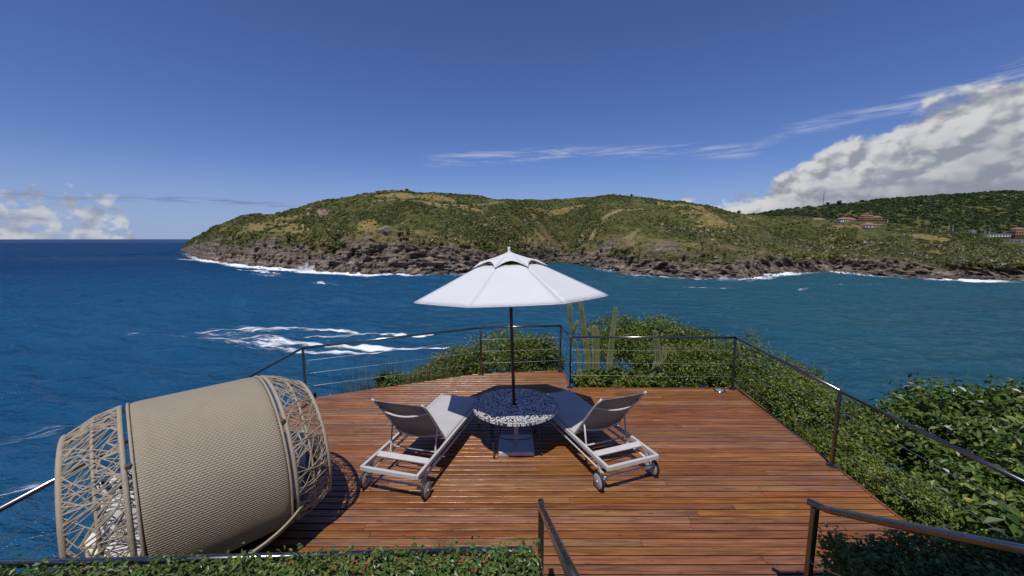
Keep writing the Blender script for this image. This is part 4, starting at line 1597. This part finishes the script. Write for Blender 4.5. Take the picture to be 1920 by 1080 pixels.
def shrub(name, label, base, crowns, n_cl, per, leaf, seed, m='leaf_shrub', cat='shrub', group='shrubs growing round the deck', twigs=14, trunk=.03, **kw):
    t = thing(name, label, cat, base, group=group)
    Vs, Fs, Ts, Cs = [], [], [], []
    o = 0
    for k, (c, rad) in enumerate(crowns):
        C, (V, F, T_) = crown(np.array(c) - np.array(base), rad, n_cl, per, leaf, seed + k * 13, **kw)
        Vs.append(V)
        Fs.append(F + o)
        Ts.append(T_)
        Cs.append(C)
        o += len(V)
    link('crown', fast_mesh('crown', np.concatenate(Vs), np.concatenate(Fs), {'tint': np.concatenate(Ts)}), m, t)
    C = np.concatenate(Cs)
    r0 = random.Random(seed)
    tw = MB()
    cen = Vector(np.mean([np.array(c) - np.array(base) for c, _ in crowns], 0))
    fork = Vector((0, 0, 0)).lerp(cen, .45)
    tw.tube([(0, 0, -.4), fork * .5, fork], [trunk * 1.3, trunk, trunk * .8], 7)
    for k in range(twigs):
        e = Vector(C[r0.randrange(len(C))])
        m1 = fork.lerp(e, .5) + Vector((r0.uniform(-.1, .1), r0.uniform(-.1, .1), r0.uniform(-.08, .12)))
        e2 = e + (e - m1) * r0.uniform(-.1, .22)
        tw.tube([fork, m1, e2], [trunk * .6, trunk * .38, trunk * .12], 5)
    tw.build('trunk', 'twig', t, smooth=True)
    return t


def gz(x, y):
    return float(slope_z([x], [y])[0])


def bs3(x, y):
    return (x, y, gz(x, y))


shrub('shrub', 'round green shrub behind the railing, directly behind the parasol pole', bs3(.1, 9.0), [((-.0, 9.0, .0), (.95, .75, .62)), ((.55, 8.75, .02), (.6, .5, .55))], 330, 24, .060, 101)
shrub('shrub', 'green shrub with sloping top left of the parasol pole, behind the cables', bs3(-1.3, 8.8), [((-1.15, 8.75, -.22), (.75, .6, .55)), ((-1.75, 8.45, -.42), (.65, .5, .45))], 300, 24, .058, 113)
shrub('shrub', 'yellowish low shrub spilling along the slanted deck edge', bs3(-2.2, 8.0), [((-2.3, 8.05, -.42), (.6, .4, .34)), ((-1.5, 8.0, -.35), (.5, .35, .32))], 220, 22, .052, 127)
shrub('shrub', 'small dark green clump at the slanted deck edge', bs3(-2.45, 7.5), [((-2.42, 7.42, -.05), (.26, .2, .24))], 120, 22, .055, 139, m='leaf_tree', twigs=5, trunk=.012)
shrub('shrub', 'large dense bush rising behind the cacti above the back rail', bs3(3.2, 9.6), [((2.7, 9.5, .15), (.95, .8, .75)), ((3.7, 9.6, .12), (1.05, .8, .74)), ((4.6, 9.4, -.1), (.8, .7, .68))], 360, 24, .066, 151)
shrub('shrub', 'bright green bush against the back railing right of the tall cactus', bs3(3.6, 8.2), [((3.15, 8.1, -.02), (.6, .45, .55)), ((3.95, 8.0, -.05), (.65, .5, .58))], 330, 24, .058, 163)
shrub('shrub', 'low leafy plants at the foot of the cacti along the deck', bs3(1.75, 7.55), [((1.55, 7.45, -.02), (.38, .22, .24)), ((2.2, 7.5, -.05), (.5, .25, .28)), ((2.85, 7.45, -.02), (.4, .22, .22))], 150, 22, .068, 179, twigs=6, trunk=.012)
shrub('shrub', 'bush with bare grey twigs beyond the corner post of the railing', bs3(5.3, 8.3), [((5.0, 8.2, -.02), (.8, .75, .66)), ((5.85, 7.7, -.30), (.7, .8, .62))], 330, 24, .058, 191, twigs=26)
shrub('shrub', 'green bush halfway along the right deck edge', bs3(5.1, 6.6), [((4.95, 6.7, -.22), (.6, .75, .62)), ((5.2, 6.0, -.40), (.55, .75, .6))], 330, 24, .056, 211, twigs=16)
shrub('shrub', 'low bush beside the flange of the nearer right railing post', bs3(4.7, 5.0), [((4.62, 5.0, -.38), (.34, .7, .40)), ((4.62, 4.1, -.32), (.34, .6, .36))], 300, 24, .046, 223, twigs=10, trunk=.015)
shrub('tree', 'broad leafy tree with tan tips, standing beyond the right handrail', bs3(7.0, 6.2), [((6.6, 6.15, -.62), (.85, .75, .70)), ((7.6, 6.2, -.55), (1.0, .85, .85)), ((8.6, 6.2, -.45), (1.0, .8, .9))], 290, 22, .12, 233, m='leaf_tree', cat='tree', group='trees below the deck', twigs=30, trunk=.06, spread=.13, lump=.45)
shrub('tree', 'dark leafy tree low in the right corner below the handrail', bs3(6.3, 4.5), [((5.9, 4.6, -.75), (.8, .7, .62)), ((6.9, 4.5, -.45), (.95, .7, .75)), ((5.3, 3.9, -.75), (.55, .6, .5))], 230, 20, .105, 251, m='leaf_tree', cat='tree', group='trees below the deck', twigs=34, trunk=.05, spread=.13, lump=.45)
shrub('shrub', 'big-leaved plant with drooping pale leaves beside the deck corner', bs3(4.9, 3.2), [((5.1, 3.5, -.35), (.5, .45, .42)), ((4.75, 2.9, -.25), (.45, .5, .45))], 130, 14, .15, 269, m='leaf_tree', twigs=14, trunk=.02, lump=.4)


# clipped hedges
def hedge(label, x0, x1, y0, y1, z1, n, leaf, seed, tilt=0.0):
    t = thing('hedge', label, 'hedge', ((x0 + x1) / 2, (y0 + y1) / 2, 0))
    o = np.array([(x0 + x1) / 2, (y0 + y1) / 2, 0])
    r0 = np.random.default_rng(seed)
    ncl = n // 14
    area = np.array([(x1 - x0) * (y1 - y0) * 1.6, (x1 - x0) * .7, (x1 - x0) * .7, (y1 - y0) * .7, (y1 - y0) * .7])
    f = r0.choice(5, ncl, p=area / area.sum())
    a, b = r0.random(ncl), r0.random(ncl)
    X = np.where(f < 3, x0 + (x1 - x0) * a, np.where(f == 3, x0, x1))
    Y = np.where(f == 0, y0 + (y1 - y0) * b, np.where(f == 1, y0, np.where(f == 2, y1, y0 + (y1 - y0) * a)))
    Z = np.where(f == 0, z1, .15 + (z1 - .15) * b)
    C = np.stack([X, Y, Z], 1)
    C[:, 2] += (fbm(C * 5, 3, seed) - .5) * .08 + tilt * (C[:, 0] - x1) * (C[:, 2] / z1)
    D = np.array([(0, 0, 1), (0, -1, .3), (0, 1, .3), (-1, 0, .3), (1, 0, .3)], float)[f]
    C -= D * (r0.random(ncl) ** 1.5 * .10)[:, None]
    P = np.repeat(C, 14, 0) + r0.normal(size=(ncl * 14, 3)) * .028
    N = np.repeat(D, 14, 0) * .7 + np.array([0, 0, .35]) + r0.normal(size=P.shape) * .6
    tt = np.clip(.45 + np.repeat(r0.normal(size=ncl) * .15, 14) + r0.normal(size=len(P)) * .15, 0, .97)
    tt = np.where(r0.random(len(P)) < .01, 1, tt)
    L = leaf * (.65 + .7 * r0.random(len(P)))
    V, F, T_ = leaf_arrays(P - o, N, L, L * .58, tt)
    link('foliage', fast_mesh('foliage', V, F, {'tint': T_}), 'leaf_hedge', t)
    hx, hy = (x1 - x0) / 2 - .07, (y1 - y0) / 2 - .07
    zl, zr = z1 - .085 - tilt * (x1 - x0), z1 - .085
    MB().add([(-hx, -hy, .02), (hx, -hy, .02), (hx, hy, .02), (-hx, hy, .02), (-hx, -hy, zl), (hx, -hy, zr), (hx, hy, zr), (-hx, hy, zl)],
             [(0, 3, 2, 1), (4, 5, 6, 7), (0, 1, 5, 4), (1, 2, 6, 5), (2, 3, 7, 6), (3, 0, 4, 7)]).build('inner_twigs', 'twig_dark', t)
    return t


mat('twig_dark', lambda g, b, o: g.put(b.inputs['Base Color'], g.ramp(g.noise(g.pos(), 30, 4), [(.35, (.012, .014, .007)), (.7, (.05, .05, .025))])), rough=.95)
hedge('clipped sunlit hedge in front of the low terrace rail', -3.4, .12, 1.45, 1.99, 1.085, 66000, .030, 5, .045)
hedge('clipped hedge in deep shade at the foot of the right stair handrail', 2.30, 4.35, 1.9, 2.61, .63, 30000, .036, 6)


# tall grass at the slanted deck edge
def blades(n, fn, h, wd, seed):
    r0 = np.random.default_rng(seed)
    V, F, T_ = [], [], []
    for k in range(n):
        x, y = fn(r0)
        z = gz(x, y)
        hh = h * (.5 + .9 * r0.random())
        ln = r0.normal(size=2) * .16 * hh
        a = r0.random() * PI
        ax = np.array([math.cos(a), math.sin(a), 0]) * wd
        o = len(V)
        zb = max(z, -.35)
        for q in (0, .45, .8):
            c = np.array([x + ln[0] * q * q, y + ln[1] * q * q, zb + hh * q])
            V += [c - ax * (1 - q * .75), c + ax * (1 - q * .75)]
        V.append(np.array([x + ln[0], y + ln[1], zb + hh]))
        F += [(o, o + 1, o + 3), (o, o + 3, o + 2), (o + 2, o + 3, o + 5), (o + 2, o + 5, o + 4), (o + 4, o + 5, o + 6)]
        T_ += [r0.random()] * 7
    return V, F, T_


def gpos(r0):
    t = r0.random() ** .8
    return -3.3 + 2.0 * t + r0.normal() * .1, 6.95 + .83 * t + abs(r0.normal()) * .18 + .08


V, F, T_ = blades(380, gpos, .62, .0045, 3)
tag(link('tall_grass', fast_mesh('grass', V, F, {'tint': T_}), 'leaf_grass'), 'thin dry tall grass along the slanted deck edge', kind='stuff')
V, F, T_ = blades(500, gpos, .24, .007, 4)
tag(link('short_grass', fast_mesh('grass', V, F, {'tint': [q * .5 for q in T_]}), 'leaf_shrub'), 'tufts of green grass along the slanted deck edge', kind='stuff')


# columnar cacti
def cactus(label, segs, m='cactus', arms=()):
    """segs: path points with radius; ribbed column with a rounded tip"""
    base = segs[0][0]
    t = thing('columnar_cactus', label, 'cactus', base, group='columnar cacti behind the back rail')

    def col(path, name, mt):
        pts = [Vector(p) - Vector(base) for p, _ in path]
        rs = [r * .92 for _, r in path]
        fine, fr_ = [], []
        for i in range(len(pts) - 1):
            for q in range(8):
                k = q / 8
                fine.append(pts[i].lerp(pts[i + 1], k))
                fr_.append((rs[i] + (rs[i + 1] - rs[i]) * k) * (1 + random.uniform(-.05, .05)))
        fine.append(pts[-1])
        fr_.append(rs[-1])
        for j, k in enumerate((.85, .6, .15)):
            d = (pts[-1] - pts[-2]).normalized()
            fine.append(pts[-1] + d * rs[-1] * (.5, .85, 1.05)[j])
            fr_.append(rs[-1] * k)
        n = 18
        vs, fs = [], []
        for p, r in zip(fine, fr_):
            for k in range(n):
                a = 2 * PI * k / n
                rr = r * (1.05 if k % 2 == 0 else .66)
                vs.append((p.x + rr * math.cos(a), p.y + rr * math.sin(a), p.z))
        for i in range(len(fine) - 1):
            for k in range(n):
                j = (k + 1) % n
                fs.append((i * n + k, i * n + j, i * n + n + j, i * n + n + k))
        MB().add(vs, fs).build(name, mt, t)
        # spines along the ribs
        sp = MB()
        for i in range(0, len(fine) - 2, 1):
            for k in range(0, n, 2):
                a = 2 * PI * k / n + random.uniform(-.3, .3)
                p = fine[i]
                r = fr_[i]
                b0 = Vector((p.x + r * math.cos(a), p.y + r * math.sin(a), p.z + random.uniform(-.02, .02)))
                e = b0 + Vector((math.cos(a + random.uniform(-.6, .6)), math.sin(a + random.uniform(-.6, .6)), random.uniform(-.3, .8))) * .022
                sp.add([b0 + Vector((0, 0, .0022)), b0 - Vector((0, 0, .0022)), e], [(0, 1, 2)])
        s_o = sp.build('spines', 'cactus_bark', t)
        s_o['kind'] = 'stuff'
    col(segs, 'stem', m)
    for a in arms:
        col(a, 'arm', 'cactus')
    return t


cactus('thin cactus with a withered dark arm, closest to the railing corner', [((1.42, 7.75, -.5), .035), ((1.38, 7.75, .35), .03), ((1.22, 7.75, .95), .035), ((1.17, 7.75, 1.30), .045), ((1.16, 7.75, 1.48), .045)],
       arms=[[((1.24, 7.74, .92), .03), ((1.30, 7.72, 1.10), .03), ((1.32, 7.72, 1.15), .02)]])
cactus('tallest cactus of the cluster, leaning slightly behind the rail corner', [((1.60, 7.8, -.5), .07), ((1.55, 7.8, .4), .065), ((1.45, 7.8, 1.1), .06), ((1.38, 7.8, 1.62), .045)])
cactus('stout short cactus standing between the two tall columns', [((1.76, 7.85, -.5), .095), ((1.74, 7.85, .35), .09), ((1.72, 7.85, .86), .085), ((1.70, 7.85, .98), .07)])
cactus('tall cactus with pale buds on its tip', [((2.0, 7.7, -.5), .075), ((2.0, 7.7, .4), .07), ((2.04, 7.7, 1.0), .055), ((2.08, 7.7, 1.42), .035)])
cactus('cactus with grey trunk and one short arm, middle of the back rail', [((2.60, 7.35, -.05), .04), ((2.78, 7.42, .16), .05), ((2.88, 7.45, .42), .075), ((2.85, 7.45, .70), .07), ((2.80, 7.45, .98), .055)],
       arms=[[((2.90, 7.44, .35), .04), ((2.99, 7.44, .45), .05), ((3.01, 7.44, .72), .035)]])
cactus('small young cactus low beside the railing corner post', [((1.33, 7.42, -.3), .06), ((1.33, 7.42, .1), .065), ((1.33, 7.42, .22), .055)])


# ================================================================== VILLAS, MAST AND POLES ON THE FAR RIDGE
def head_z(x, y, r=16):
    d = (HP[:, 0] - x) ** 2 + (HP[:, 1] - y) ** 2
    k = np.argpartition(d, 6)[:6]
    return float(HP[k, 2].mean())


def hip_roof(mb, w, d, z, h, over=.8):
    a, b = w / 2 + over, d / 2 + over
    rl = max(.3, a - b)
    vs = [(-a, -b, z), (a, -b, z), (a, b, z), (-a, b, z), (-rl, 0, z + h), (rl, 0, z + h), (-a, -b, z - .25), (a, -b, z - .25), (a, b, z - .25), (-a, b, z - .25)]
    mb.add(vs, [(0, 1, 5, 4), (1, 2, 5), (2, 3, 4, 5), (3, 0, 4), (6, 7, 1, 0), (7, 8, 2, 1), (8, 9, 3, 2), (9, 6, 0, 3), (9, 8, 7, 6)])
    return mb


def villa(name, label, x, y, z, blocks, rz=0, wallm='plaster', roofm='roof_tile'):
    """blocks: (dx, dy, z0, w, d, h, roof height, windows); front faces -y"""
    z += 1.7
    t = thing(name, label, 'house', (x, y, z), rz, 'villas on the far ridge')
    MB().box((0, 1, -4.2), (max(b[3] for b in blocks) + 2, 11, 8)).build('terrace_bank', 'near_slope', t)
    for (bx, by, z0, w, d, h, rh, nw) in blocks:
        MB().box((bx, by, z0 + h / 2), (w, d, h)).build('wall', wallm, t)
        if rh > 0:
            ro = hip_roof(MB(), w, d, z0 + h + .25, rh).build('roof', roofm, t)
        else:
            ro = MB().box((bx, by, z0 + h + .2), (w + 1.2, d + 1.2, .36)).build('roof', 'concrete_light', t)
        if rh > 0:
            ro.location = (bx, by, 0)
        for k in range(nw):
            wx = bx - w / 2 + w * (k + .5) / nw
            ww = min(1.8, w / nw * .46)
            f = MB().box((wx, by - d / 2 - .03, z0 + h * .48), (ww, .12, h * .44)).build('window', 'glass_dark', t)
            MB().box((wx, by - d / 2 - .07, z0 + h * .48 - h * .25), (ww + .3, .25, .14)).build('sill', 'plaster', f)
    t.scale = (.92, .92, .92)
    return t


p = Vector((511.1, 560.0, 26.1))
bv = villa('large_villa', 'largest terracotta villa with stacked tiled roofs on the ridge', p.x, p.y, p.z - 3.0,
           [(0, 0, 0, 36, 12, 5.0, 0, 12), (-2, 1, 5.0, 30, 10, 3.4, 2.6, 10), (-8, 2, 8.2, 14, 8, 3.0, 2.4, 5), (-8, 2, 13.0, 5, 4, 1.4, 1.6, 2)], wallm='plaster_orange')
MB().box((20, -2, 4), (6, .15, 5)).build('glass_screen', 'glass_screen', bv)
for k in range(9):
    MB().box((-16 + 4 * k, -7.4, 2.6), (.5, .5, 5.2)).build('veranda_post', 'plaster', bv)
MB().box((0, -7.0, 5.3), (37, 3.2, .3)).build('veranda_roof', 'roof_tile', bv)
p = Vector((448.5, 580.0, 27.7))
villa('villa', 'small white villa with tiled roof, farthest left on the ridge', p.x, p.y, p.z - 2.2, [(0, 0, 0, 19, 9, 3.6, 3.0, 5)])
p = Vector((485.8, 575.0, 27.5))
villa('villa', 'white villa with tiled roof between the small villa and the largest one', p.x, p.y, p.z - 2.2, [(0, 0, 0, 22, 9, 4.6, 2.8, 6), (8, -5, -.5, 7, 5, 3.4, 1.6, 3)])
p = Vector((451.7, 500.0, 16.9))
villa('villa', 'white villa with hipped roof just below the largest terracotta villa', p.x, p.y, p.z - 1.4, [(0, 0, 0, 14, 8, 3.2, 3.4, 3), (12, 1, .2, 13, 7, 3.2, 1.6, 5)])
p = Vector((527.3, 520.0, 13.3))
villa('villa', 'long low white villa right of the largest villa', p.x, p.y, p.z - 1.0, [(0, 0, 0, 18, 7, 2.6, 0, 6), (9, -3, -1, 8, 5, 3.2, 0, 3)], wallm='concrete_light')
p = Vector((748.4, 640.0, 12.3))
villa('villa', 'tiny pale house between the poles and the flat white house', p.x, p.y, p.z - .5, [(0, 0, 0, 8, 6, 3.0, 1.4, 2)])
p = Vector((577.8, 470.0, 4.7))
villa('villa', 'flat-roofed white house with a broad dark veranda near the right edge', p.x, p.y, p.z - 1.0, [(0, 0, 0, 30, 9, 3.2, 0, 8)])
p = Vector((565.9, 440.0, -2.0))
villa('villa', 'low white terraced house closest to the right edge', p.x, p.y, p.z - 1.0, [(0, 0, 0, 28, 8, 3.0, 0, 9), (-4, -5, -3.2, 26, 6, 3.0, 0, 9)], wallm='concrete_light')
p = Vector((723.6, 560.0, 8.8))
villa('villa', 'terracotta two-storey house behind the white houses at the right edge', p.x, p.y, p.z - 2.0, [(0, 0, 0, 24, 9, 5.2, 0, 6), (-2, 1, 5.4, 16, 7, 3.2, 2.4, 4)], wallm='plaster_orange')

# mast on the skyline
p = Vector((689.9, 880.0, 76.8))
ms = thing('radio_mast', 'thin lattice radio mast on the skyline', 'mast', (p.x, p.y, p.z - 2))
lt = MB()
for a in range(3):
    q = 2 * PI * a / 3
    MB().tube([(1.0 * math.cos(q), 1.0 * math.sin(q), 0), (.55 * math.cos(q), .55 * math.sin(q), 29)], .22, 5).build('mast_leg', 'galvanised', ms)
    for k in range(14):
        z0, z1 = k * 2.05, k * 2.05 + 2.05
        r0_, r1_ = 1.0 - .45 * z0 / 29, 1.0 - .45 * z1 / 29
        q2 = q + 2 * PI / 3
        lt.tube([(r0_ * math.cos(q), r0_ * math.sin(q), z0), (r1_ * math.cos(q2), r1_ * math.sin(q2), z1)], .1, 4)
lo = lt.build('bracing', 'galvanised', ms)
MB().tube([(0, 0, 28), (0, 0, 33)], .12, 5).build('antenna', 'galvanised', ms)
p = Vector((682.8, 880.0, 76.8))
ms2 = thing('radio_pole', 'short antenna pole just left of the radio mast', 'mast', (p.x, p.y, p.z - 2))
MB().tube([(0, 0, 0), (0, 0, 20)], [.28, .14], 6).build('pole', 'galvanised', ms2)
MB().box((0, 0, 19), (2.4, .3, .3)).build('crossarm', 'galvanised', ms2)
for lab, x, y, z, h in (('utility pole beside the dry track right of the villas', 621.1, 560.0, 13.3, 11), ('shorter utility pole just right of its taller neighbour', 627.3, 560.0, 12.6, 8),
                        ('utility pole behind the flat white house', 745.6, 620.0, 9.5, 9), ('utility pole above the roof of the flat white house', 753.1, 620.0, 9.5, 10)):
    q = thing('utility_pole', lab, 'pole', (x, y, z - 2.5), group='utility poles on the ridge')
    MB().tube([(0, 0, 0), (0, 0, h + 2)], [.32, .2], 6).build('pole', 'concrete_light', q)
    MB().box((0, 0, h + 1.2), (2.2, .22, .22)).build('crossarm', 'twig', q)


def far_tree(label, x, y, z, w, h, seed, g='trees standing out on the far ridges'):
    t = thing('tree', label, 'tree', (x, y, z - 1), group=g)
    r0 = np.random.default_rng(seed)
    d = norm(r0.normal(size=(110, 3)))
    P = d * (np.array([w, w, h * .42]) * (.5 + .6 * r0.random((110, 1)))) + np.array([0, 0, h * .62])
    V, F, T_ = leaf_arrays(P, d + r0.normal(size=d.shape) * .5, w * .62, w * .5, r0.random(110) * .6)
    link('crown', fast_mesh('crown', V, F, {'tint': T_}), 'scrub_far', t)
    MB().tube([(0, 0, -1), (0, 0, h * .7)], [.35, .15], 5).build('trunk', 'twig', t)


for a in (('round lone tree right of the radio mast on the skyline', 729.3, 885.0, 79.5, 4.2, 9, 1), ('low dark tree between the radio mast and the lone tree', 704.4, 885.0, 78.4, 3.6, 6, 2), ('lone skyline bush above the golden slope of the headland', -144.5, 548.0, 67.6, 2.4, 4.5, 3),
          ('spiky lone tree on the headland skyline right of centre', 198.3, 660.0, 72.2, 2.4, 5.0, 4), ('small dark tree in the saddle between headland and far hill', 343.8, 600.0, 41.3, 2.6, 5.0, 5), ('lone bush on the left shoulder of the headland', -332.7, 585.0, 41.9, 2.2, 3.6, 6)):
    far_tree(*a)

# ================================================================== JET SKI AND RIDER
JS = Vector((-27.4, 126.6, SEA))
js = thing('jet_ski', 'small red and white jet ski at the head of a wake', 'jet ski', JS, R(-12))


def hull(u, v):
    x = -1.5 + 3.0 * u
    w = .52 * (1 - max(0, (u - .55) / .45) ** 2.2) + .02
    a = PI * v
    return (x, w * math.cos(a), .12 + .25 * u * u - .28 * math.sin(a) * (1 - .6 * u * u) * -1 * .0 + (.34 + .16 * u) * (math.sin(a)) ** .6)


MB().grid(hull, 16, 10).build('hull', 'ski_white', js, smooth=True)
MB().box((-.45, 0, .66), (1.3, .34, .22), ch=.06).build('seat', 'wetsuit', js)
MB().box((.55, 0, .72), (.7, .46, .26), Matrix.Rotation(R(-14), 3, 'Y'), ch=.07).build('cowl', 'ski_red', js)
MB().tube([(.35, -.42, 1.02), (.40, 0, .98), (.35, .42, 1.02)], .03, 6).build('handlebar', 'wetsuit', js)


def person():
    me = bpy.data.meshes.new('person')
    J = [((0, 0, .80), (.17, .15)), ((.05, 0, 1.05), (.16, .12)), ((.14, 0, 1.32), (.19, .13)), ((.17, 0, 1.46), (.07, .07)), ((.20, 0, 1.56), (.095, .10)), ((.22, 0, 1.70), (.10, .095)),
         ((.15, .20, 1.36), (.07, .07)), ((.32, .30, 1.16), (.05, .05)), ((.52, .36, 1.06), (.04, .04)), ((.15, -.20, 1.36), (.07, .07)), ((.32, -.30, 1.16), (.05, .05)), ((.52, -.36, 1.06), (.04, .04)),
         ((.32, .25, .76), (.10, .10)), ((.18, .30, .40), (.06, .06)), ((.36, .30, .36), (.05, .05)), ((.32, -.25, .76), (.10, .10)), ((.18, -.30, .40), (.06, .06)), ((.36, -.30, .36), (.05, .05))]
    E = [(0, 1), (1, 2), (2, 3), (3, 4), (4, 5), (2, 6), (6, 7), (7, 8), (2, 9), (9, 10), (10, 11), (0, 12), (12, 13), (13, 14), (0, 15), (15, 16), (16, 17)]
    me.from_pydata([j[0] for j in J], E, [])
    o = link('person', me, 'wetsuit')
    o.modifiers.new('skin', 'SKIN')
    sub = o.modifiers.new('sub', 'SUBSURF')
    sub.levels = sub.render_levels = 1
    for k, d in enumerate(me.skin_vertices[0].data):
        d.radius = J[k][1]
        d.use_root = (k == 0)
    return o


pe = person()
pe.location = JS + Vector((-.3, .06, 0))
pe.rotation_euler = (0, 0, R(-12))
tag(pe, 'rider in a dark wetsuit sitting on the jet ski', 'person')

# ================================================================== UNSEEN ROOF SLAB ADDED TO SHADE THE RIGHT HEDGE
rf = thing('shade_roof', 'flat unseen roof slab added to shade the right hedge', 'roof', (5.53, -1.04, 3.75))
MB().box((0, 0, .12), (7.6, 4.3, .24), ch=.01).build('shade_slab', 'shade_roof_mat', rf)
for px in (-3.2, 3.2):
    MB().box((px, -1.9, -1.9), (.25, .25, 3.78)).build('column', 'shade_roof_mat', rf)
